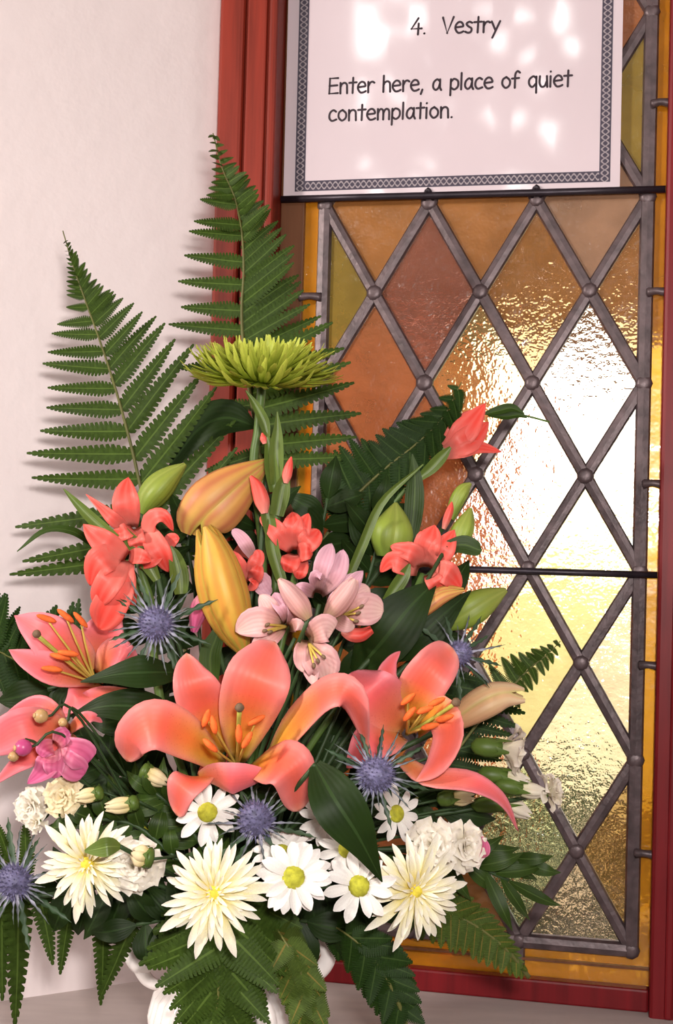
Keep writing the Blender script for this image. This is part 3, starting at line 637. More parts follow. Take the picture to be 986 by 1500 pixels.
fern('small fern tip standing out against the straw-yellow panes', 1.04,
     [(821, 939), (806, 955), (790, 968), (770, 985), (748, 1008), (715, 1040), (600, 1180, -.02), (400, 1330, -.04)],
     [(.2, 812, 940), (.7, 801, 944), (1.1, 791, 948), (1.6, 779, 953), (2.1, 770, 955), (2.6, 759, 958), (3.1, 748, 960), (3.6, 735, 962), (4.2, 715, 975)],
     [(.2, 821, 948), (.7, 818, 961), (1.1, 812, 970), (1.6, 805, 982), (2.1, 798, 990), (2.6, 790, 1000), (3.1, 782, 1010), (3.6, 774, 1014), (4.2, 765, 1035)], kl=(0, 0), kr=(0, 0), wf=1.5, rr=.001)
fern('fern frond with level pinnae beside the white carnation buds', 1.07,
     [(650, 985), (652, 1020), (655, 1060), (655, 1100), (650, 1150), (630, 1220, -.02), (420, 1330, -.06)],
     [], [(0.1, 720, 1000), (.5, 765, 1022), (.9, 774, 1043), (1.4, 762, 1062), (1.9, 752, 1078), (2.4, 740, 1092), (2.9, 735, 1112), (3.4, 725, 1132), (3.9, 715, 1150)], 'fern_dark', kr=(0, 0), wf=1.4)
fern('arching fern frond with long pinnae hanging over the sill by the plaster wall', 0.99,
     [(-10, 1250), (30, 1275), (90, 1300), (150, 1320), (210, 1330), (280, 1345, .01)],
     [(.2, -30, 1225), (.7, -8, 1198), (1.2, 30, 1205)],
     [(.1, -12, 1370), (.4, 2, 1465), (.9, 38, 1512), (1.4, 82, 1414), (2.3, 87, 1427), (3.0, 160, 1478), (3.9, 152, 1470)], 'fern_green', kl=(0, 0), kr=(0, 0), wf=1.35, nr=(.2, 0, 1))
fern('broad dark fern frond drooping in front of the fluted vase', 0.90,
     [(350, 1300, .03), (340, 1345), (325, 1400), (320, 1450), (318, 1500), (318, 1560), (318, 1600)],
     [(.1, 235, 1345), (.5, 215, 1380), (.9, 205, 1412), (1.4, 215, 1425), (1.9, 240, 1465), (2.4, 255, 1500), (3.1, 268, 1540), (4, 285, 1590)],
     [(.1, 440, 1345), (.5, 445, 1375), (.9, 440, 1410), (1.4, 412, 1440), (1.9, 400, 1470), (2.4, 395, 1500), (3.1, 380, 1550), (4, 355, 1590)], 'fern_green', kl=(1, 1), kr=(1, 1), wf=1.9)
fern('narrow brownish fern frond hanging beside the vase handle', 0.91,
     [(395, 1345, .03), (415, 1375), (435, 1410), (450, 1450), (462, 1500), (468, 1550)],
     [(.2, 385, 1375), (.7, 390, 1400), (1.2, 395, 1425), (1.7, 405, 1450), (2.3, 415, 1475), (2.9, 425, 1500), (3.6, 438, 1530), (4.4, 455, 1555)],
     [(.2, 425, 1352), (.7, 450, 1380), (1.2, 465, 1415), (1.7, 475, 1440), (2.3, 480, 1465), (2.9, 482, 1490), (3.6, 482, 1520), (4.4, 478, 1550)], 'fern_spore', kl=(1, 1), kr=(1, 1), wf=2.2)
fern('drooping fern frond tip hanging over the sill edge below the white daisies', 0.95,
     [(470, 1345, .02), (510, 1370), (545, 1400), (570, 1440), (588, 1480), (600, 1520)],
     [(.3, 490, 1400), (.9, 500, 1415), (1.4, 520, 1440), (2, 535, 1465), (2.5, 545, 1480), (3.1, 560, 1500), (3.8, 575, 1530)],
     [(.3, 520, 1350), (.9, 560, 1365), (1.4, 590, 1385), (2, 605, 1410), (2.5, 612, 1440), (3.1, 618, 1465), (3.8, 622, 1500)], 'fern_dark', kl=(1, 1), kr=(1, 1), wf=2.0)
fern('fern frond reaching down towards the gold bottom strip of the window', 1.02,
     [(590, 1310, 0), (640, 1330), (690, 1352), (730, 1380), (755, 1405), (775, 1432)],
     [(.3, 600, 1370), (.9, 635, 1385), (1.4, 660, 1395), (1.9, 680, 1400), (2.4, 705, 1412), (3, 725, 1420), (3.7, 748, 1430), (4.4, 765, 1436)],
     [(.3, 640, 1290), (.9, 680, 1305), (1.4, 705, 1325), (1.9, 725, 1340), (2.4, 740, 1360), (3, 755, 1380), (3.7, 765, 1400), (4.4, 772, 1420)], 'fern_spore', kl=(1, 1), kr=(1, 1), wf=1.6)

# ------------------------------------------------------------------ leafy filler sprigs behind the blooms
def sprig(label, d, pts, n, L, hw, mat, group='leafy filler sprigs', spread=55, tdz=-.01):
    f = thing('foliage_sprig', label, 'foliage', root_pt(), group); PT = px(d, pts)
    build('stem', tube([WM[f].translation]+PT, .0016, None, 6), 'stem_dark', f)
    for i in range(n):
        t = .12+.88*i/(n-1); b = cat(PT, t); T = (cat(PT, min(1, t+.01))-cat(PT, max(0, t-.02))).normalized()
        s = 1 if i % 2 else -1; a = 0 if i == n-1 else s*radians(random.uniform(spread-18, spread+18)); ax = D(0, 0, 1)
        dr = Matrix.Rotation(a, 3, ax) @ T; dr = (dr + ax*random.uniform(-.15, .4)).normalized(); ll = L*random.uniform(.8, 1.15)*d/F; hh = hw*random.uniform(.85, 1.15)*d/F
        nr = D(random.uniform(-.5, .5), random.uniform(0, .8), 1)
        build('leaf', ribbon([b, b+dr*ll*.35+ax*.004, b+dr*ll*.7+ax*.003, b+dr*ll-ax*.006], [hh*.1, hh*.75, hh, hh*.8, hh*.4, hh*.03], nr, -.08, 9, 4, .05, 1.3, i, .22), mat, f)
    return f
sprig('dark leafy sprig behind the yellow-orange lily buds', 1.06, [(330, 1200), (300, 1000), (285, 860), (275, 800), (285, 770)], 13, 80, 20, 'leaf_dark')
sprig('dark leafy sprig behind the green chrysanthemum stem', 1.07, [(350, 1150), (370, 950), (385, 850), (380, 790), (372, 750)], 12, 78, 18, 'leaf_dark')
sprig('dark leafy sprig behind the red gladiolus under the slender spike', 1.08, [(400, 1150), (440, 950), (455, 850), (470, 780), (480, 730)], 14, 78, 20, 'leaf_dark')
sprig('dark leafy sprig above the pale pink alstroemerias', 1.06, [(430, 1150), (500, 950), (535, 860), (550, 810), (556, 770)], 14, 78, 20, 'leaf_dark')
sprig('dark leafy sprig behind the green lily buds beside the lattice', 1.05, [(450, 1150), (560, 1000), (600, 940), (630, 900), (645, 880)], 12, 70, 18, 'leaf_dark')
sprig('dark leafy sprig behind the blue thistle near the coral gladiolus spike', 1.04, [(300, 1200), (240, 1020), (220, 920), (210, 850), (215, 790)], 14, 80, 22, 'leaf_dark')
sprig('dark leafy sprig beside the pink lily in profile', 1.02, [(300, 1220), (220, 1080), (170, 1020), (120, 1000), (70, 1010)], 13, 80, 20, 'leaf_dark')
sprig('dark leafy sprig behind the cream carnations', 1.01, [(320, 1260), (230, 1170), (170, 1130), (120, 1110)], 13, 75, 20, 'leaf_dark')
sprig('leafy sprig among the cream carnation buds', .99, [(320, 1280), (250, 1210), (200, 1180), (150, 1190)], 12, 62, 15, 'leaf_mid')
sprig('dark leafy sprig low behind the two spider chrysanthemums', .99, [(320, 1330), (250, 1290), (200, 1290), (150, 1300), (90, 1300)], 15, 85, 22, 'leaf_dark')
sprig('dark leafy sprig low behind the white daisies', .98, [(345, 1330), (420, 1290), (480, 1300), (540, 1320)], 15, 85, 22, 'leaf_dark')
sprig('dark leafy sprig under the sideways lily', 1.03, [(360, 1300), (470, 1200), (540, 1160), (600, 1170), (640, 1180)], 15, 80, 22, 'leaf_dark')
sprig('dark leafy sprig below the pale pink alstroemerias', 1.02, [(350, 1250), (430, 1130), (470, 1060), (500, 1010)], 14, 85, 24, 'leaf_dark')
sprig('slim leaved sprig pointing down towards the window under the white carnations', 1.02, [(400, 1310), (560, 1250), (640, 1255), (700, 1270), (745, 1290)], 14, 85, 11, 'leaf_mid', spread=35)
sprig('slim leaved sprig beside the pink-edged carnation', 1.03, [(400, 1300), (560, 1220), (640, 1230), (720, 1250), (760, 1260)], 9, 70, 10, 'leaf_mid', spread=30)
sprig('fine leaved sprig under the drooping side petal of the big lily', .945, [(330, 1300), (290, 1230), (250, 1180), (225, 1160)], 14, 55, 13, 'leaf_mid')
sprig('fine leaved sprig between cream carnation and white spider chrysanthemum', .94, [(320, 1310), (250, 1250), (200, 1210), (150, 1200), (115, 1205)], 16, 52, 13, 'leaf_mid')
sprig('dark leafy sprig under the throat of the big lily', .96, [(335, 1310), (340, 1240), (350, 1190), (380, 1150)], 14, 60, 16, 'leaf_dark')
sprig('dark leafy sprig in front of the urn rim', .96, [(330, 1345), (350, 1330), (400, 1340), (450, 1350)], 12, 75, 20, 'leaf_dark', spread=75)
sprig('dark leafy sprig hanging over the urn rim towards the wall', .96, [(330, 1345), (290, 1335), (250, 1345), (200, 1355)], 11, 75, 20, 'leaf_dark', spread=70)
def broad(label, d, pts, hw, mat='leaf_dark', nr=(0, .2, 1), cat_='leaf', group='single broad leaves'):
    f = thing('broad_leaf', label, cat_, root_pt(), group)
    b = P(pts[0][0], pts[0][1], d+(pts[0][2] if len(pts[0]) > 2 else 0)); build('stalk', tube([WM[f].translation, WM[f].translation.lerp(b, .5), b], .0016, 6, 6), 'stem_dark', f)
    leaf(f, d, pts, hw, mat, nr, name='blade'); return f
broad('long dark pointed leaf hanging between the big lily and the daisies', .855, [(462, 1120, .02), (490, 1170), (525, 1225), (560, 1292, .01)], [10, 30, 38, 32, 16, 1], 'leaf_dark', (-.3, .5, 1))
broad('dark pointed leaf lying across the pink lily in profile', .93, [(265, 985, .02), (215, 985), (170, 988), (118, 999, .01)], [8, 22, 26, 20, 10, 1], 'leaf_dark', (0, .6, 1))
broad('dark pointed leaf just beneath the pink lily in profile', .95, [(260, 1045, .02), (200, 1035), (150, 1035), (100, 1050, .01)], [8, 22, 26, 20, 10, 1], 'leaf_dark', (0, .5, 1))
broad('large dull green leaf between pale alstroemerias and the bright red gladiolus', .99, [(520, 985, .02), (560, 940), (600, 890), (640, 850, .01)], [10, 32, 40, 36, 20, 2], 'leaf_dark', (.1, .4, 1))
broad('dark leaf between the brown-orange and green lily buds', 1.0, [(560, 960, .02), (610, 935), (650, 900), (690, 865, .01)], [10, 24, 28, 24, 12, 1], 'leaf_dark', (.1, .3, 1))
broad('thin dark leaf curling over the fern at the wall', 1.02, [(140, 800, .01), (105, 778), (65, 778), (25, 808)], [7, 8, 7, 5, 1], 'leaf_mid', (0, .7, .7))
broad('dark upright leaf beside the plump green lily bud', 1.05, [(600, 800), (606, 750), (608, 700), (604, 665)], [8, 13, 14, 8, 1], 'leaf_mid')
broad('green leaf beside the bright red gladiolus at the lower bar', 1.0, [(655, 800), (680, 798), (700, 805), (706, 806)], [8, 14, 10, 1], 'leaf_mid')
broad('dull dark round leaf behind the swollen orange lily bud', 1.09, [(250, 680), (290, 630), (330, 612), (375, 625)], [10, 24, 30, 26, 4], 'leaf_dark', (0, .4, 1))
broad('olive leaf standing behind the big lily', .97, [(310, 1000), (308, 960), (318, 930), (322, 905)], [10, 16, 14, 8, 1], 'leaf_mid')

# ------------------------------------------------------------------ green spider chrysanthemum
def radial_petals(parent, me_list, M0, layers, name='petal'):
    for (cnt, elev, sc_, off, jit) in layers:
        for i in range(cnt):
            a = 2*pi*(i+off)/cnt+random.uniform(-.08, .08); e = elev+random.uniform(-jit, jit); s = sc_*random.uniform(.9, 1.08)
            M = M0 @ Matrix.Rotation(a, 4, 'Z') @ Matrix.Rotation(-e, 4, 'Y') @ Matrix.Rotation(random.uniform(-.25, .25), 4, 'X') @ Matrix.Scale(s, 4)
            inst(name, random.choice(me_list), parent, M)
def pet(name, mat, prof, hw, cup=.2, n=7, m=2, ruffle=0, rf=1, seed=0):   # prof: (outwards, up) in the flower's own axes, length about 1
    return mesh(name, ribbon([Vector((x, 0, z)) for x, z in prof], hw, Vector((0, 0, 1)), cup, n, m, ruffle, rf, seed), mat)
gm = [pet('petal', 'green_mum_petal', pr, [.022, .032, .038, .046, .044, .012], .5) for pr in
      ([(.05, 0), (.4, -.02), (.75, .04), (1, .16)], [(.05, 0), (.4, -.04), (.78, .06), (.98, .28)], [(.05, 0), (.4, 0), (.8, .02), (1.02, .08)])]
f = flower('green_chrysanthemum', 'lime green spider chrysanthemum seen from its side under the tall fern', 'flower')
c = P(384, 558, 1.03); ax = D(.03, .97, .20); M0 = frame(ax, None, c)
RM = 112*1.03/F
radial_petals(f, gm, M0, [(44, -.02, RM, 0, .05), (44, .12, RM*.98, .5, .06), (44, .26, RM*.95, .2, .07), (40, .40, RM*.88, .4, .08), (34, .55, RM*.78, .1, .08), (26, .72, RM*.66, .3, .08), (18, .95, RM*.54, .3, .1), (10, 1.25, RM*.46, .3, .1)])
build('receptacle', lathe([(.003, -.007), (.007, -.003), (.009, .002), (.006, .006)], 12, 0, 0, M0), 'calyx', f)
build('stem', tube([WM[f].translation]+px(1.03, [(360, 1100), (385, 850), (372, 690), (378, 630), (384, 562)]), .0034, 30, 8), 'stem_green', f)

# ------------------------------------------------------------------ lilies
lil = flower('lily', 'large coral lily facing out with yellow throat, the biggest bloom', 'flower', 'coral lilies'); d = .90
stem(lil, P(345, 1140, d+.07), .003, tdir=D(0, .2, -1))
petals(lil, d, [
 ([(350, 1115, .05), (358, 1062, .02), (374, 1005, -.004), (390, 965, .004), (403, 940, .016)], [10, 32, 46, 47, 31, 8], (0, -.15, 1)),
 ([(330, 1100, .05), (307, 1048, .02), (283, 1000, .004), (273, 957, .02)], [9, 24, 35, 34, 23, 7], (.25, -.1, 1)),
 ([(328, 1125, .05), (285, 1088, .006), (232, 1062, -.018), (196, 1078, -.012), (186, 1115, .012)], [9, 26, 36, 37, 29, 12], (.05, .45, 1)),
 ([(320, 1132, .045), (292, 1140, .004), (267, 1154, -.012), (259, 1194, .004)], [9, 18, 25, 27, 22, 14], (-.3, .45, 1)),
 ([(362, 1128, .045), (396, 1118, .0), (428, 1128, -.018), (438, 1188, .006)], [9, 26, 36, 38, 30, 16], (.25, .4, 1)),
 ([(392, 1115, .045), (432, 1062, .006), (480, 1016, -.02), (516, 1022, -.022), (540, 1098, .008)], [10, 26, 28, 26, 20, 3], (-.35, .55, .9))],
 'lily_petal', n=20, m=8, cup=.10, thick=.0007, ruffle=.05, rf=1.5)
petals(lil, d, [([(292, 1138, .014), (318, 1142, .0), (348, 1144, -.004), (395, 1136, .012)], [8, 22, 26, 24, 8], (0, -.35, 1))], 'lily_pink', name='throat', n=12, m=6, cup=-.3)
stamens(lil, d, (347, 1122, .045), [(313, 1062, -.012, 100), (302, 1052, -.008, 70), (376, 1055, -.014, 30), (362, 1084, -.02, 60), (308, 1092, -.018, 135), (350, 1075, -.02, 90)], (351, 1038, -.022))
lil = flower('lily', 'coral lily turned sideways with one long trailing petal', 'flower', 'coral lilies'); d = .95
stem(lil, P(590, 1090, d+.06), .003, tdir=D(-.3, -.2, -1))
petals(lil, d, [
 ([(592, 1068, .03), (565, 1040, .004), (540, 1010, -.008), (515, 985, .012)], [12, 36, 44, 40, 28, 14], (.3, 0, 1), 'lily_pink'),
 ([(588, 1040, .03), (566, 1000, .01), (572, 972, .012), (586, 954, .02)], [10, 20, 16, 9, 2], (.5, 0, 1), 'lily_pink'),
 ([(594, 1060, .03), (612, 1015, .002), (636, 980, -.006), (664, 950, .012)], [12, 28, 34, 34, 30, 18], (-.1, -.1, 1)),
 ([(612, 1070, .02), (642, 1042, -.008), (658, 1075, -.026), (640, 1120, -.028), (608, 1146, -.02)], [12, 22, 26, 22, 14, 2], (-.45, .3, .8)),
 ([(585, 1110, .012), (625, 1138, -.014), (690, 1146, -.028), (735, 1172, -.02), (759, 1217, .0)], [10, 17, 19, 17, 11, 2], (.1, .75, .7), 'lily_pink'),
 ([(588, 1078, .025), (560, 1082, -.004), (535, 1092, -.012), (508, 1125, .006)], [12, 28, 30, 22, 4], (-.1, .5, 1), 'lily_pink')],
 'lily_petal', n=18, m=8, cup=.14, thick=.0007, ruffle=.06, rf=1.5)
stamens(lil, d, (596, 1075, .028), [(598, 1024, -.022, 40), (622, 1040, -.026, 20), (640, 1028, -.02, 25), (630, 1064, -.036, 15), (600, 1046, -.026, 50), (652, 1052, -.03, 20)], (668, 1030, -.03))
lil = flower('lily', 'pink lily in profile with orange anthers beside the plaster wall', 'flower', 'coral lilies'); d = .985
stem(lil, P(150, 1010, d+.05), .003, tdir=D(.5, -.2, -1))
petals(lil, d, [
 ([(142, 992, .03), (100, 955, .002), (62, 925, -.006), (21, 902, .01)], [9, 28, 36, 32, 20, 2], (.1, .2, 1)),
 ([(140, 1002, .03), (92, 988, -.008), (52, 970, -.014), (13, 952, .0)], [9, 20, 24, 17, 2], (.1, .6, .9)),
 ([(146, 992, .02), (160, 962, .0), (180, 958, -.012), (204, 980, .0)], [12, 24, 24, 16, 3], (-.2, .4, 1)),
 ([(150, 988, .035), (148, 948, .018), (158, 915, .015), (172, 888, .025)], [12, 30, 32, 20, 5], (0, -.1, 1)),
 ([(150, 1005, .025), (118, 1020, -.006), (92, 1042, .0)], [9, 22, 20, 5], (0, .6, .8)),
 ([(205, 1014, .02), (160, 1016, .0), (120, 1030, -.006), (90, 1052, .004)], [4, 11, 15, 12, 3], (0, .7, .8))],
 'lily_pink', n=16, m=8, cup=.16, thick=.0007, ruffle=.06, rf=1.5)
stamens(lil, d, (140, 1000, .02), [(68, 906, -.018, 160), (96, 902, -.018, 140), (118, 908, -.014, 130), (100, 957, -.026, 170), (76, 980, -.03, 172), (88, 962, -.024, 165)], (54, 930, -.022), alen=.015)
lil = flower('lily', 'pink lily just above the magenta alstroemeria, berries resting on it', 'flower', 'coral lilies'); d = .94
stem(lil, P(105, 1085, d+.05), .003, tdir=D(.5, -.2, -1))
petals(lil, d, [
 ([(100, 1072, .03), (62, 1064, .0), (22, 1072, -.01), (-22, 1100, .0)], [10, 24, 30, 28, 10], (.1, .2, 1)),
 ([(92, 1068, .03), (74, 1046, .01), (48, 1034, .014), (8, 1046, .022)], [8, 16, 19, 12, 2], (.1, .1, 1)),
 ([(100, 1078, .03), (92, 1095, .002), (75, 1105, -.008), (62, 1122, .0)], [8, 22, 22, 12, 2], (0, .5, .9)),
 ([(102, 1070, .03), (118, 1056, .008), (135, 1050, .006), (150, 1058, .012)], [6, 10, 10, 6, 2], (0, .3, 1)),
 ([(100, 1076, .03), (60, 1100, .01), (25, 1120, .006), (-10, 1150, .02)], [8, 16, 16, 10, 2], (0, .4, 1))],
 'lily_pink', n=16, m=6, cup=.16, thick=.0007, ruffle=.06, rf=1.5)

# ------------------------------------------------------------------ lily buds
def lily_bud(label, d, pts, hw, mat, opening=.2, roll=0.3, tdir=None):
    f = flower('lily_bud', label, 'flower bud', 'lily buds'); bud(f, d, pts, hw, mat, opening, roll=roll)
    b = P(pts[0][0], pts[0][1], d+(pts[0][2] if len(pts[0]) > 2 else 0)); stem(f, b, .0022, tdir=tdir); return f
lily_bud('green lily bud beside the coral gladiolus spike by the wall', 1.03, [(208, 752), (222, 728), (246, 702), (272, 680)], [8, 19, 22, 15, 2], 'bud_green', .1)
lily_bud('swollen orange lily bud under the green chrysanthemum', 1.02, [(392, 676), (360, 700), (325, 730), (297, 758), (286, 786)], [6, 22, 38, 44, 36, 16], 'bud_orange', .35, roll=.9)
lily_bud('long yellow-orange lily bud standing upright above the big lily', .97, [(358, 958), (342, 915), (324, 855), (310, 800), (299, 772)], [7, 26, 37, 34, 20, 5], 'bud_yellow', .6, roll=.2)
lily_bud('plump green lily bud behind the bright red gladiolus', 1.04, [(570, 815), (573, 785), (577, 760), (580, 736)], [20, 30, 29, 18, 2], 'bud_green', .05, roll=1.2)
lily_bud('large green lily bud just below the iron bar of the window', 1.03, [(655, 918), (680, 900), (708, 882), (742, 864)], [8, 20, 24, 18, 3], 'bud_green', .05, roll=1.0)
lily_bud('small green lily bud above the bright red gladiolus', 1.05, [(668, 806), (676, 785), (684, 765), (690, 744)], [12, 16, 16, 11, 2], 'bud_green', .05, roll=.5)
lily_bud('slim green lily bud touching the lead lattice', 1.06, [(660, 760), (670, 735), (680, 718), (690, 708)], [7, 11, 10, 2], 'bud_green', .05, roll=.5)
lily_bud('cream and orange lily bud beside the sideways lily', 1.01, [(662, 1062), (700, 1036), (735, 1020), (768, 1020)], [12, 22, 24, 18, 6], 'bud_cream', .45, roll=.6)
lily_bud('brown-orange lily bud under the bright red gladiolus', 1.0, [(595, 915), (620, 892), (648, 872), (680, 864)], [4, 12, 15, 12, 2], 'bud_orange', .1, roll=.5)

# ------------------------------------------------------------------ gladiolus
G = 'coral gladiolus blooms'
def glad(label, d, plist, base, bracts=(), st=None, ruffle=.12):
    f = flower('gladiolus', label, 'flower', G); petals(f, d, plist, 'glad_petal', n=12, m=6, cup=.18, thick=.0005, ruffle=ruffle, rf=1.6)
    b = P(base[0], base[1], d+base[2])
    if st: build('stem', tube([WM[f].translation]+px(d+.01, st)+[b], .0028, 24, 7), 'stem_green', f)
    else: stem(f, b, .0025)
    for pts, hw in bracts: leaf(f, d, pts, hw, 'leaf_light', (.2, .1, 1), .5, 'bract')
    return f
glad('coral gladiolus spike with upright top petal beside the plaster wall', .985,
 [([(194, 772, .02), (186, 745, 0), (184, 722, 0), (188, 699, .008)], [8, 18, 20, 14, 2]), ([(186, 775, .02), (168, 762, 0), (150, 745, 0), (126, 724, .006)], [6, 10, 9, 5, 1]),
  ([(196, 776, .015), (185, 778, -.004), (175, 782, 0), (163, 778)], [8, 12, 10, 3]), ([(198, 775, .015), (200, 792, -.004), (203, 800), (200, 812)], [10, 13, 10, 3]),
  ([(214, 790, .015), (222, 762, 0), (240, 756, -.004), (254, 778, .004)], [6, 13, 13, 8, 2], (0, .4, 1)), ([(218, 775, .012), (226, 795, -.004), (238, 815, -.004), (247, 838, .006)], [7, 15, 17, 13, 3]),
  ([(240, 800, .012), (254, 790, 0), (263, 788)], [8, 11, 8, 2]), ([(235, 805, .012), (225, 820, -.006), (205, 832, 0)], [7, 10, 8, 2])], (200, 800, .025),
 [([(230, 850), (210, 815), (190, 790), (178, 768)], [6, 12, 12, 8, 1]), ([(170, 790), (140, 765), (115, 740), (93, 716)], [7, 9, 8, 5, 1]), ([(265, 870), (262, 840), (256, 815), (250, 800)], [9, 14, 12, 8, 2])],
 [(240, 1050), (225, 900), (208, 840)])
glad('coral gladiolus bloom with drooping petals above the pink lily in profile', .96,
 [([(185, 815, .02), (160, 800, 0), (140, 785, 0), (122, 768, .006)], [8, 18, 18, 12, 2]), ([(180, 820, .02), (155, 818, -.004), (140, 832, -.006), (132, 858, .004)], [9, 20, 22, 16, 4]),
  ([(182, 822, .02), (165, 845, -.006), (150, 868, -.006), (142, 890, .004)], [9, 18, 20, 16, 4]), ([(185, 825, .02), (175, 860, -.004), (158, 895, 0), (145, 922, .01)], [9, 22, 26, 24, 8]),
  ([(188, 822, .02), (180, 845, .0), (185, 875, .004), (195, 893, .012)], [8, 16, 18, 14, 3]), ([(190, 815, .02), (205, 815, 0), (222, 822, .002)], [8, 12, 10, 2])], (186, 822, .03), (), [(250, 1080), (220, 930)])
glad('red gladiolus bloom at the foot of the slender green spike', 1.0,
 [([(428, 806, .02), (412, 786, 0), (396, 768, 0), (381, 757, .004)], [7, 14, 14, 10, 4]), ([(430, 805, .02), (428, 780, 0), (430, 764), (428, 750, .006)], [8, 16, 16, 12, 3]),
  ([(434, 805, .02), (440, 782, 0), (446, 766), (452, 752, .006)], [7, 13, 13, 9, 2]), ([(438, 808, .02), (450, 795, -.004), (460, 785), (467, 776, .004)], [8, 15, 16, 12, 4]),
  ([(436, 812, .02), (447, 808, -.006), (458, 808, 0)], [8, 14, 12, 5]), ([(430, 812, .02), (425, 825, -.004), (420, 838)], [8, 14, 13, 4]), ([(440, 815, .02), (440, 835, -.004), (436, 848)], [8, 12, 10, 3])], (434, 835, .03),
 [([(412, 850), (400, 810), (396, 780), (394, 760)], [8, 10, 8, 2])], [(380, 1100), (415, 930)])
f = flower('gladiolus_spike', 'slender green gladiolus spike with two closed coral buds below the chrysanthemum', 'flower', 'gladiolus spikes')
build('stem', tube([WM[f].translation]+px(1.01, [(370, 1100), (400, 900), (405, 780), (404, 700), (402, 655)]), .0028, 30, 7), 'stem_green', f)
for pts, hw in (([(402, 720), (396, 680), (393, 650), (387, 630)], [8, 10, 8, 5, 1]), ([(404, 710), (404, 660), (406, 630), (406, 603)], [9, 11, 9, 5, 1]), ([(392, 640), (385, 615), (372, 590), (360, 572)], [4, 8, 7, 4, 1]), ([(405, 755), (412, 720), (418, 700), (424, 685)], [10, 13, 10, 6, 1]), ([(398, 790), (392, 760), (386, 735), (380, 715)], [8, 10, 9, 5, 1])):
    leaf(f, 1.0, pts, hw, 'leaf_light', (.2, .1, 1), .6, 'bract')
for pts, hw in (([(388, 752), (384, 732), (377, 712), (367, 697)], [5, 11, 11, 8, 2]), ([(419, 708), (421, 695), (424, 682), (427, 669)], [3, 7, 7, 5, 1]), ([(388, 650), (386, 642), (384, 634)], [3, 5, 1])): bud(f, .995, pts, hw, 'glad_petal', 0, 'bud', .3)
glad('small red gladiolus bloom half hidden beside the yellow-orange lily bud', .99,
 [([(365, 850, .02), (352, 832, 0), (340, 818), (334, 808)], [7, 12, 12, 6]), ([(368, 850, .02), (372, 830, 0), (378, 815), (376, 805)], [7, 11, 10, 4]), ([(368, 852, .015), (376, 840, -.004), (380, 825)], [7, 12, 9, 3]), ([(366, 855, .015), (370, 856, -.004), (374, 850)], [7, 10, 8, 3])], (368, 860, .03))
glad('bright red gladiolus bloom in front of the orange panes at the lower bar', 1.0,
 [([(612, 836, .02), (590, 826, 0), (572, 822), (557, 838, .006)], [8, 15, 16, 10, 3]), ([(615, 830, .02), (608, 812, 0), (590, 805), (572, 800, .006)], [8, 14, 14, 10, 3]),
  ([(622, 830, .02), (625, 802, 0), (632, 785), (637, 769, .006)], [8, 18, 20, 13, 2]), ([(630, 832, .02), (645, 810, 0), (655, 795), (666, 776, .006)], [8, 17, 18, 12, 2]),
  ([(632, 838, .02), (652, 838, -.006), (664, 848), (675, 862, .004)], [8, 16, 17, 12, 3]), ([(628, 842, .02), (636, 850, -.006), (640, 860), (642, 872, .004)], [8, 13, 12, 3])], (620, 842, .03),
 [([(565, 880), (580, 860), (592, 842), (600, 826)], [6, 10, 9, 2])], [(450, 1100), (580, 920)])
glad('red gladiolus trumpet high against the bright panes on a leaning stalk', 1.08,
 [([(640, 668, .02), (668, 645, 0), (690, 620), (712, 590, .008)], [7, 12, 20, 14, 2]), ([(642, 668, .02), (670, 655, -.004), (692, 640), (716, 618, .008)], [7, 13, 20, 16, 3]),
  ([(645, 668, .02), (672, 662, -.004), (700, 655), (735, 662, .008)], [6, 9, 11, 8, 2]), ([(642, 664, .024), (660, 640, .01), (678, 615, .012), (695, 600, .014)], [6, 9, 12, 8, 2])], (640, 672, .022),
 [([(615, 700), (632, 685), (648, 668), (660, 655)], [5, 9, 8, 2])], [(450, 1000), (520, 850), (545, 770), (580, 715)])
f = flower('gladiolus_spike', 'thin green gladiolus tip crossing the lead lattice beside the red trumpet', 'flower', 'gladiolus spikes')
build('stem', tube([WM[f].translation]+px(1.09, [(450, 1000), (530, 840), (560, 760), (620, 690), (700, 610), (760, 608), (805, 618)]), [.003, .003, .0025, .002, .0014, .001, .0008], 36, 6), 'stem_green', f)
for pts, hw in (([(712, 606), (730, 602), (750, 598), (768, 606)], [3, 7, 6, 1]), ([(715, 608), (740, 610), (760, 608), (772, 612)], [3, 6, 5, 1])): leaf(f, 1.085, pts, hw, 'leaf_mid', (0, .3, 1), .6, 'bract')
f = flower('gladiolus_spike', 'green gladiolus leaf blade rising beside the plump green bud', 'flower', 'gladiolus spikes')
leaf(f, 1.02, [(505, 860), (530, 800), (560, 735), (620, 680)], [6, 7, 7, 5, 1], 'leaf_light', (.3, .1, 1), .5, 'blade'); stem(f, P(505, 860, 1.02), .0022)
bud(f, 1.05, [(650, 775), (655, 760), (660, 745), (662, 735)], [3, 6, 5, 1], 'glad_petal', 0, 'bud')

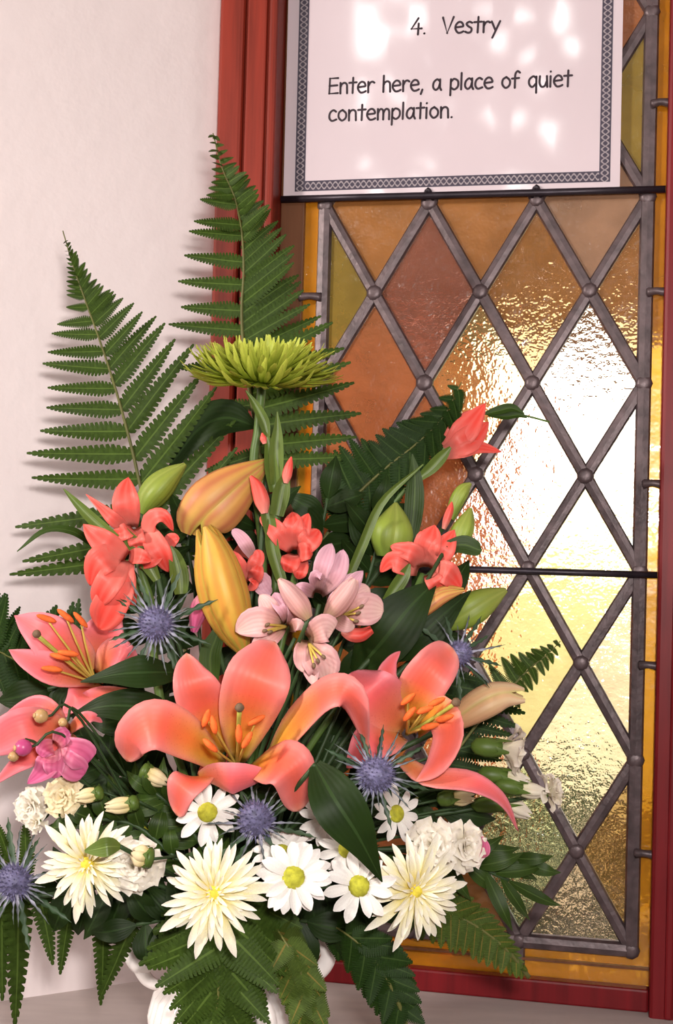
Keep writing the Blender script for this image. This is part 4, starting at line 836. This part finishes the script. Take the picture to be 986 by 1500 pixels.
# ------------------------------------------------------------------ alstroemeria
def alstro(label, d, lst, base, mat='alstro_petal', stam=None, name='alstroemeria', group='pale pink alstroemerias'):
    f = flower(name, label, 'flower', group); petals(f, d, lst, mat, n=10, m=6, cup=.22, thick=.0004, ruffle=.05, rf=1.2)
    stem(f, P(base[0], base[1], d+base[2]), .0016)
    if stam: stamens(f, d, stam[0], stam[1], None, .004, 'anther_dark', .0013)
    return f
alstro('pale pink alstroemeria resting against the yellow-orange bud', .94, [
 ([(415, 915, .02), (395, 912, 0), (372, 912, -.002), (345, 925, .004)], [6, 15, 22, 20, 6]), ([(415, 918, .02), (398, 930, 0), (382, 940), (368, 948, .004)], [6, 13, 16, 10, 3]), ([(412, 912, .02), (398, 895, 0), (388, 880), (380, 872, .004)], [5, 12, 14, 9, 2]),
 ([(420, 912, .02), (418, 895, 0), (408, 880), (402, 868, .004)], [5, 11, 12, 3], (.2, 0, 1), 'alstro_mauve'), ([(424, 916, .02), (432, 895, 0), (428, 872), (418, 855, .004)], [5, 11, 12, 3], (.2, 0, 1), 'alstro_mauve'), ([(425, 920, .02), (436, 915, -.004), (445, 922)], [6, 10, 8, 2])], (432, 935, .03), stam=((420, 918, .02), [(392, 915, -.01, 30), (388, 924, -.01, 10), (396, 926, -.012, 20)]))
alstro('pale alstroemeria facing the window with a broad creamy petal', .95, [
 ([(495, 905, .02), (520, 895, 0), (542, 892), (562, 895, .004)], [6, 18, 24, 22, 10]), ([(495, 902, .02), (515, 880, 0), (530, 868), (542, 862, .004)], [5, 13, 16, 13, 4]), ([(492, 898, .02), (508, 870, -.002), (520, 850), (532, 836, .004)], [5, 10, 12, 9, 2], (0, 0, 1), 'alstro_mauve'),
 ([(492, 906, .02), (505, 915, -.004), (520, 918)], [6, 12, 10, 3]), ([(488, 903, .02), (490, 880, -.002), (505, 860)], [5, 10, 9, 2], (0, .1, 1), 'alstro_mauve')], (478, 915, .03), stam=((500, 903, .015), [(525, 898, -.01, 20), (530, 888, -.01, 30), (522, 910, -.012, 0)]))
alstro('dusky pink alstroemeria hanging just above the big lily', .93, [
 ([(452, 935, .02), (465, 925, 0), (478, 920), (488, 925, .004)], [7, 18, 21, 12]), ([(450, 940, .02), (462, 960, 0), (475, 975), (478, 998, .006)], [7, 20, 27, 22, 6]), ([(446, 938, .02), (440, 952, 0), (440, 970), (444, 985)], [6, 9, 9, 2]), ([(448, 942, .02), (455, 975, .004), (460, 1005)], [6, 14, 12, 3])], (445, 925, .03), stam=((452, 942, .015), [(466, 968, -.012, -60), (474, 962, -.012, -40), (460, 975, -.012, -80)]))
alstro('mauve alstroemeria with upright narrow petals in the centre of its cluster', .97, [
 ([(470, 870, .02), (488, 850, 0), (498, 825), (503, 805, .006)], [6, 10, 15, 12, 3]), ([(465, 868, .02), (470, 840, 0), (478, 815), (486, 796, .006)], [6, 10, 14, 12, 3]), ([(478, 872, .02), (500, 862, 0), (515, 848), (522, 840)], [6, 9, 9, 2]), ([(460, 870, .02), (445, 862, 0), (432, 858)], [6, 10, 8, 2]), ([(468, 862, .02), (462, 845, 0), (472, 838)], [6, 10, 8, 2])], (468, 885, .02), 'alstro_mauve')
f = flower('alstroemeria_bud', 'closed salmon alstroemeria bud pointing up in the cluster', 'flower bud', 'alstroemeria buds'); bud(f, .93, [(452, 906), (438, 885), (420, 862), (408, 848)], [7, 15, 15, 10, 2], 'alstro_petal', .1); stem(f, P(452, 906, .93), .0016)
f = flower('alstroemeria_bud', 'half open salmon alstroemeria bud beneath the creamy petal', 'flower bud', 'alstroemeria buds'); bud(f, .945, [(478, 905), (495, 885), (512, 862), (520, 848)], [7, 15, 16, 12, 3], 'alstro_petal', .3); stem(f, P(478, 905, .945), .0016)
f = flower('alstroemeria_bud', 'small pink alstroemeria bud between thistle and yellow-orange lily bud', 'flower bud', 'alstroemeria buds'); bud(f, .98, [(296, 870), (294, 885), (288, 905), (284, 926)], [5, 12, 14, 10, 3], 'magenta_petal', .2); stem(f, P(296, 870, .98), .0016)
f = flower('alstroemeria', 'mauve alstroemeria petals peeping out beside the small red gladiolus', 'flower', 'pale pink alstroemerias')
petals(f, 1.0, [([(370, 815, .01), (362, 800), (352, 786), (340, 776)], [6, 10, 9, 5]), ([(372, 860, .01), (385, 850), (392, 870)], [7, 12, 5]), ([(378, 840, .01), (384, 858), (396, 872)], [8, 13, 6])], 'alstro_mauve', cup=.2); stem(f, P(372, 855, 1.01), .0016)
alstro('magenta alstroemeria with ruffled petals above the cream carnations', .92, [
 ([(85, 1092, .02), (100, 1098, 0), (118, 1105), (132, 1115, .004)], [7, 18, 24, 16]), ([(82, 1096, .02), (95, 1112, 0), (110, 1125), (125, 1133, .004)], [7, 16, 20, 12]), ([(80, 1095, .02), (72, 1115, 0), (62, 1130), (40, 1148, .004)], [7, 16, 18, 12, 3]),
 ([(82, 1090, .02), (92, 1078, 0), (102, 1072, .002)], [7, 14, 13, 4]), ([(80, 1092, .02), (66, 1098, 0), (60, 1108)], [7, 14, 12, 4]), ([(84, 1096, .02), (80, 1120, -.002), (78, 1140)], [7, 16, 15, 5])], (95, 1085, .03), 'magenta_petal', group='magenta alstroemerias')
f = flower('alstroemeria_bud', 'small red-orange petal tip under the creamy alstroemeria', 'flower bud', 'alstroemeria buds'); bud(f, .985, [(500, 925), (515, 930), (530, 930), (545, 922)], [4, 10, 10, 5], 'glad_petal', .1); stem(f, P(500, 925, .985), .0014)

# ------------------------------------------------------------------ sea holly
br_ = [mesh('bract', ribbon([Vector((.12, 0, 0)), Vector((.45, 0, .06)), Vector((.75, 0, .10)), Vector((1, 0, .08))], [.04, .05, .05, .04, .004], Vector((0, 0, 1)), .3, 10, 2, 0, 1, 0, .3, .55), m_) for m_ in ('thistle_bract', 'thistle_green')]
def holly(label, x, y, d, rh, rb, ax, nb=30, green=8, el=1.15):
    f = flower('sea_holly', label, 'flower', 'blue sea holly heads'); c = P(x, y, d); A_ = D(*ax); M0 = frame(A_, None, c); r = rh*d/F
    gs = [lathe([(r*.5, -r*.75), (r*.85, -r*.3), (r*.95, 0), (r*.85, r*.45*el), (r*.55, r*.8*el), (r*.15, r*1.0*el)], 16, 0, 0, M0)]
    for i in range(150):
        z = 1-1.55*(i+.5)/150; q = math.sqrt(max(0, 1-z*z)); a = i*2.39996
        v = Vector((q*cos(a), q*sin(a), z)); b = Vector((v.x*r*.92, v.y*r*.92, v.z*r*.95*el)); v = (v+Vector((0, 0, .25))).normalized()
        s = v.orthogonal().normalized()*r*.07; s2 = v.cross(s)
        V = [b+s, b-s*.5+s2*.86, b-s*.5-s2*.86, b+v*r*.30]; gs.append(([M0 @ p for p in V], [(0, 1, 3), (1, 2, 3), (2, 0, 3)], None))
    build('head', join(gs), 'thistle_blue', f, smooth=False)
    for i in range(nb):
        a = 2*pi*i/nb+random.uniform(-.1, .1); e = random.uniform(-.1, .45); s = (rb if i % 2 else rb*.72)*random.uniform(.85, 1.1)*d/F
        inst('bract', br_[0], f, M0 @ Matrix.Translation((0, 0, -r*.2)) @ Matrix.Rotation(a, 4, 'Z') @ Matrix.Rotation(-e, 4, 'Y') @ Matrix.Rotation(random.uniform(-.4, .4), 4, 'X') @ Matrix.Diagonal((s, s*.62, s, 1)))
    for i in range(green):
        a = 2*pi*(i+.5)/green+random.uniform(-.2, .2); e = random.uniform(-.35, .1); s = rb*1.15*random.uniform(.85, 1.15)*d/F
        inst('bract', br_[1], f, M0 @ Matrix.Translation((0, 0, -r*.55)) @ Matrix.Rotation(a, 4, 'Z') @ Matrix.Rotation(-e, 4, 'Y') @ Matrix.Diagonal((s, s*1.1, s, 1)))
    stem(f, c-A_*r*.6, .0018, tdir=-A_); return f
holly('blue sea holly head beside the yellow-orange lily bud', 229, 914, .94, 25, 76, (-.1, .15, 1))
holly('blue sea holly head in front of the sideways lily', 551, 1134, .885, 26, 74, (.15, .15, 1))
holly('blue sea holly cone under the front petals of the big lily', 376, 1203, .90, 25, 76, (-.15, .7, .7), 20, 8, 1.5)
holly('blue sea holly head beside the wall above the hanging fern', 22, 1292, .93, 25, 80, (-.1, .5, .8))
holly('small blue sea holly head behind the sideways lily', 672, 958, .985, 18, 66, (.4, .2, .8), 12, 10)

# ------------------------------------------------------------------ chrysanthemums, daisies, carnations
wp = [pet('petal', 'white_petal', pr, [.03, .045, .065, .075, .07, .05, .006], .45) for pr in
      ([(.05, 0), (.4, .05), (.75, .06), (1, .0)], [(.05, 0), (.4, .10), (.75, .12), (1, .06)], [(.05, 0), (.4, .02), (.8, -.03), (1, -.10)])]
def spider(label, x, y, d, R, ax, longs=4):
    f = flower('spider_chrysanthemum', label, 'flower', 'white spider chrysanthemums'); c = P(x, y, d); A_ = D(*ax); M0 = frame(A_, None, c); r = R*d/F
    radial_petals(f, wp, M0, [(20, -.10, r, 0, .12), (20, .12, r*.86, .5, .12), (18, .36, r*.70, .2, .12), (16, .62, r*.52, .5, .12), (12, .95, r*.34, .2, .12)])
    for i in range(longs): inst('petal', wp[0], f, M0 @ Matrix.Rotation(random.uniform(0, 6.28), 4, 'Z') @ Matrix.Rotation(.1, 4, 'Y') @ Matrix.Diagonal((r*1.22, r*1.25, r, 1)))
    g = [lathe([(r*.12, .0), (r*.14, r*.12), (r*.09, r*.2), (r*.02, r*.22)], 12, 0, 0, M0)]
    build('disc', join(g), 'disc_yellow', f); build('calyx', lathe([(.004, -.010), (.008, -.005), (.006, .0)], 12, 0, 0, M0), 'calyx', f)
    stem(f, c-A_*.008, .002, tdir=-A_); return f
spider('white spider chrysanthemum with small green leaf on it beside the round carnation', 130, 1264, .90, 74, (-.15, .18, 1))
spider('white spider chrysanthemum with yellow heart in front of the dark fern', 314, 1308, .865, 80, (.0, .22, 1))
spider('white spider chrysanthemum turned towards the window beside the pink-edged carnation', 606, 1304, .90, 76, (.35, .1, .9))
dp = [pet('petal', 'daisy_petal', pr, [.06, .10, .14, .16, .15, .09, .02], .22, 8, 4) for pr in ([(.12, 0), (.45, .06), (.8, .05), (1, -.02)], [(.12, 0), (.45, .09), (.8, .10), (1, .05)])]
def daisy(label, x, y, d, R, ax, cnt=13, two=True):
    f = flower('daisy_chrysanthemum', label, 'flower', 'white daisy chrysanthemums'); c = P(x, y, d); A_ = D(*ax); M0 = frame(A_, None, c); r = R*d/F
    radial_petals(f, dp, M0, [(cnt, .0, r, 0, .1)]+([(cnt-2, .16, r*.9, .5, .1)] if two else []))
    gs = [lathe([(r*.30, -r*.03), (r*.31, r*.06), (r*.24, r*.16), (r*.05, r*.20)], 16, 0, 0, M0)]
    for i in range(70):
        q = math.sqrt((i+.5)/70)*r*.29; a = i*2.39996; z = r*.18-q*q/(r*.29)*.45
        p = Vector((q*cos(a), q*sin(a), z)); s = r*.028
        gs.append(([M0 @ (p+Vector(v)*s) for v in ((1, 0, 0), (-.5, .86, 0), (-.5, -.86, 0), (0, 0, 1.8))], [(0, 1, 3), (1, 2, 3), (2, 0, 3)], None))
    build('disc', join(gs), 'disc_green', f); stem(f, c-A_*.004, .0016, tdir=-A_); return f
daisy('large full white daisy touching the spider chrysanthemum above the dark fern', 430, 1286, .875, 58, (.1, .35, .9), 14)
daisy('white daisy with broad petals below the tip of the dark leaf', 526, 1298, .885, 52, (.0, .3, 1), 12, False)
daisy('white daisy partly under the long dark leaf', 508, 1244, .905, 42, (.15, .2, 1), 12, False)
daisy('white daisy between the big lily and the long dark leaf', 478, 1197, .92, 46, (.25, .1, 1), 13, False)
daisy('white daisy seen edge-on above the largest daisy', 412, 1250, .90, 46, (-.2, .75, .6), 13)
daisy('white daisy under a drooping petal of the big lily', 304, 1190, .915, 48, (.1, .3, 1), 11, False)
daisy('white daisy behind the sea holly in front of the sideways lily', 580, 1192, .955, 42, (.5, .2, .8), 11, False)
daisy('tiny white daisy half hidden behind the round white carnation', 212, 1215, .985, 26, (-.2, .4, .8), 10, False)
cp_ = {m_: [mesh('petal', ribbon([Vector((0, 0, 0)), Vector((.35, 0, .35)), Vector((.75, 0, .62)), Vector((1, 0, .62))], [.05, .14, .30, .40, .36], Vector((-.5, 0, .8)), .12, 8, 8, .28, 1.4, sd, 0, .0), m_) for sd in range(4)] for m_ in ('carnation_white', 'carnation_cream')}
cal = mesh('calyx', lathe([(.10, -.9), (.20, -.75), (.24, -.4), (.28, -.05), (.24, .05)], 10), 'calyx')
def carnation(label, x, y, d, R, ax, mat='carnation_white', n=34, pinkrim=False):
    f = flower('carnation', label, 'flower', 'spray carnations'); c = P(x, y, d); A_ = D(*ax); M0 = frame(A_, None, c-A_*R*.3*d/F); r = R*d/F
    for i in range(n):
        t = i/n; e = lerp(-.35, 1.25, t**.8); s = r*lerp(1.0, .72, t)*random.uniform(.92, 1.06)
        o = inst('petal', random.choice(cp_[mat]), f, M0 @ Matrix.Rotation(i*2.39996, 4, 'Z') @ Matrix.Rotation(-e+.45, 4, 'Y') @ Matrix.Rotation(random.uniform(-.3, .3), 4, 'X') @ Matrix.Scale(s, 4))
    inst('calyx', cal, f, M0 @ Matrix.Scale(r, 4)); stem(f, c-A_*r*1.1, .0018, tdir=-A_); return f
carnation('round white carnation between the two spider chrysanthemums', 197, 1268, .90, 36, (.0, .15, 1), n=44)
carnation('cream yellow carnation below the magenta alstroemeria', 92, 1168, .93, 27, (-.1, .2, 1), 'carnation_cream')
carnation('small white carnation against the plaster wall', 45, 1180, .95, 26, (-.4, .2, .9))
carnation('tiny white carnation under the cream yellow one', 52, 1205, .94, 16, (-.3, 0, 1), n=16)
carnation('white carnation with spiky petals beside the trailing lily petal', 632, 1236, .93, 34, (-.2, .3, 1))
f = carnation('white carnation with a pink outer rim near the slim leaves', 680, 1240, .94, 34, (.35, .2, .9))
petals(f, .94, [([(690, 1268, .01), (705, 1255, 0), (710, 1238), (704, 1222, .006)], [6, 10, 11, 8, 3], (.7, 0, .7))], 'magenta_petal', cup=.3)
carnation('white carnation seen edge-on against the clear lower panes', 808, 1160, 1.0, 26, (.85, .25, .3), n=26)
def cbud(label, pts, d, hw, tipmat, lab='carnation_bud', open_=.3, calw=1.0):
    f = flower(lab, label, 'flower bud', 'carnation buds'); a, b, c = px(d, pts); r = hw*d/F
    ax_ = (b-a); L = ax_.length; M = frame(ax_, None, a)
    build('calyx', lathe([(r*.25, 0), (r*.8*calw, L*.15), (r*calw, L*.5), (r*.95*calw, L*.8), (r*.8, L)], 10, 0, 0, M), 'calyx', f)
    for i in range(5):
        q = frame(ax_, None, b-ax_*.25) @ Matrix.Rotation(i*2*pi/5, 4, 'Z')
        build('sepal', ([q @ Vector(v) for v in ((r*.95, -r*.45, 0), (r*.95, r*.45, 0), (r*1.05, 0, L*.62), (r*1.1, 0, L*.1))], [(0, 3, 2), (3, 1, 2)], None), 'calyx', f)
    if open_ < 1:
        q = [(pts[1][0], pts[1][1]), tuple(lerp(pts[1][k], pts[2][k], .55) for k in (0, 1)), tuple(lerp(pts[1][k], pts[2][k], 1.2) for k in (0, 1))]
        bud(f, d, q, [hw*.85, hw*.98, hw*.85, 2], tipmat, .35, 'petal', .2, 5)
    else:
        h = (c-b).length; N0 = frame(c-b, None, b-(c-b)*.2); me = cp_[tipmat]
        for i in range(12):
            s = max(h*1.2, 21*d/F)
            inst('petal', random.choice(me), f, N0 @ Matrix.Rotation(i*2.39996, 4, 'Z') @ Matrix.Rotation(-lerp(.35, 1.0, i/12)+(.3*open_), 4, 'Y') @ Matrix.Scale(s*lerp(.95, .8, i/12), 4))
    stem(f, a, .0011); return f
cbud('white carnation bud opening from a green calyx against the straw panes', [(690, 1092), (735, 1097), (770, 1104)], .99, 15, 'carnation_white', open_=1.2)
cbud('cream carnation bud just below the opening white one', [(700, 1132), (742, 1138), (770, 1144)], 1.0, 13, 'carnation_white')
cbud('white carnation bud behind the tip of the trailing lily petal', [(690, 1180), (745, 1176), (772, 1192)], 1.02, 13, 'carnation_white')
cbud('white-tipped carnation bud with green calyx next to the edge-on carnation', [(725, 1148), (765, 1156), (795, 1160)], .995, 12, 'carnation_white')
cbud('small cream carnation bud beside the big lily', [(206, 1126), (217, 1132), (242, 1146)], .94, 13, 'carnation_cream')
cbud('small cream carnation bud among dark stems near the cream carnation', [(204, 1174), (190, 1178), (160, 1182)], .925, 12, 'carnation_cream')
cbud('pointed cream carnation bud touching the cream yellow carnation', [(152, 1160), (140, 1163), (116, 1168)], .925, 11, 'carnation_cream')
cbud('round green carnation bud with yellow tip on the white carnation', [(226, 1258), (214, 1256), (196, 1250)], .87, 16, 'carnation_cream', open_=-1)
cbud('green carnation bud below the trailing lily petal', [(640, 1172), (665, 1168), (690, 1168)], 1.0, 12, 'carnation_cream')
cbud('small yellowish carnation bud beside the spiky white carnation', [(640, 1222), (622, 1222), (606, 1226)], .96, 12, 'carnation_cream')
broad('small round green leaf resting on a spider chrysanthemum', .86, [(176, 1240, .01), (160, 1240), (145, 1243), (124, 1247)], [4, 12, 14, 10, 2], 'leaf_light')

# ------------------------------------------------------------------ berries
def berry(label, x, y, d, r_, mat, end):
    f = flower('berry', label, 'berry', 'round berry buds'); c = P(x, y, d); r = r_*d/F; b = P(*end, d+.02); A_ = (c-b).normalized()
    build('fruit', lathe([(r*.3, -r*.95), (r*.75, -r*.65), (r, 0), (r*.85, r*.52), (r*.45, r*.88), (r*.12, r*.98)], 14, 0, 0, frame(A_, None, c)), mat, f)
    build('crown', lathe([(r*.34, r*.90), (r*.30, r*1.08), (r*.12, r*1.0)], 8, 0, 0, frame(A_, None, c)), 'berry_tan', f)
    build('stem', tube([WM[f].translation, b, c-A_*r*.9], .0010, 12, 5), 'stem_dark', f)
berry('tan round berry, largest of the tan ones, on a pink lily', 60, 1049, .915, 11, 'berry_tan', (120, 1056))
berry('tiny olive berry beside the tan one', 92, 1058, .918, 7, 'berry_tan', (130, 1060))
berry('magenta round berry beside the magenta alstroemeria', 34, 1095, .905, 13, 'berry_magenta', (110, 1090))
berry('small tan berry under the magenta one', 20, 1108, .91, 8, 'berry_tan', (70, 1100))

# ------------------------------------------------------------------ the back window and the tree outside it (mirrored in the glossy notice)
w2 = bpy.data.objects.new('window_2', None); put(w2, None, Matrix.Translation((BX0, YB-0.06, BZ0))); props(w2, 'plain timber window in the rear wall', kind='structure')
for (a, b) in (((BX0, YB-.09, BZ0), (BX0+.05, YB-.03, BZ1)), ((BX1-.05, YB-.09, BZ0), (BX1, YB-.03, BZ1)), ((BX0, YB-.09, BZ0), (BX1, YB-.03, BZ0+.05)), ((BX0, YB-.09, BZ1-.05), (BX1, YB-.03, BZ1))):
    build('window_frame', box(a, b), 'brown_wood', w2, smooth=False)
tree = thing('tree', 'leafy tree outside the rear window, mirrored in the glossy notice', 'tree', (-1.2, -3.1, ZF))
build('trunk', tube([Vector((-1.2, -3.1, ZF)), Vector((-1.25, -3.1, 1.2)), Vector((-1.1, -3.1, 2.6))], .05), 'brown_wood', tree)
random.seed(21); gs = []
for i in range(900):
    p = Vector((random.uniform(-2.1, -.45), random.uniform(-3.2, -2.95), random.uniform(1.5, 3.0)))
    if random.random() > .34 + .9*min(1.0, abs((p.x+1.25)*.8 - (p.z-2.1)*.9)): continue
    q = Vector((random.uniform(-1, 1), random.uniform(-.3, .3), random.uniform(-1, .4))).normalized()
    gs.append(ribbon([p, p+q*.09, p+q*.18], [.01, .055, .05, .004], Vector((random.uniform(-.4, .4), 1, random.uniform(-.4, .4))), .1, 3, 2))
o = build('leaf_mass', join(gs), 'hedge_leaf', tree); o['kind'] = 'stuff'
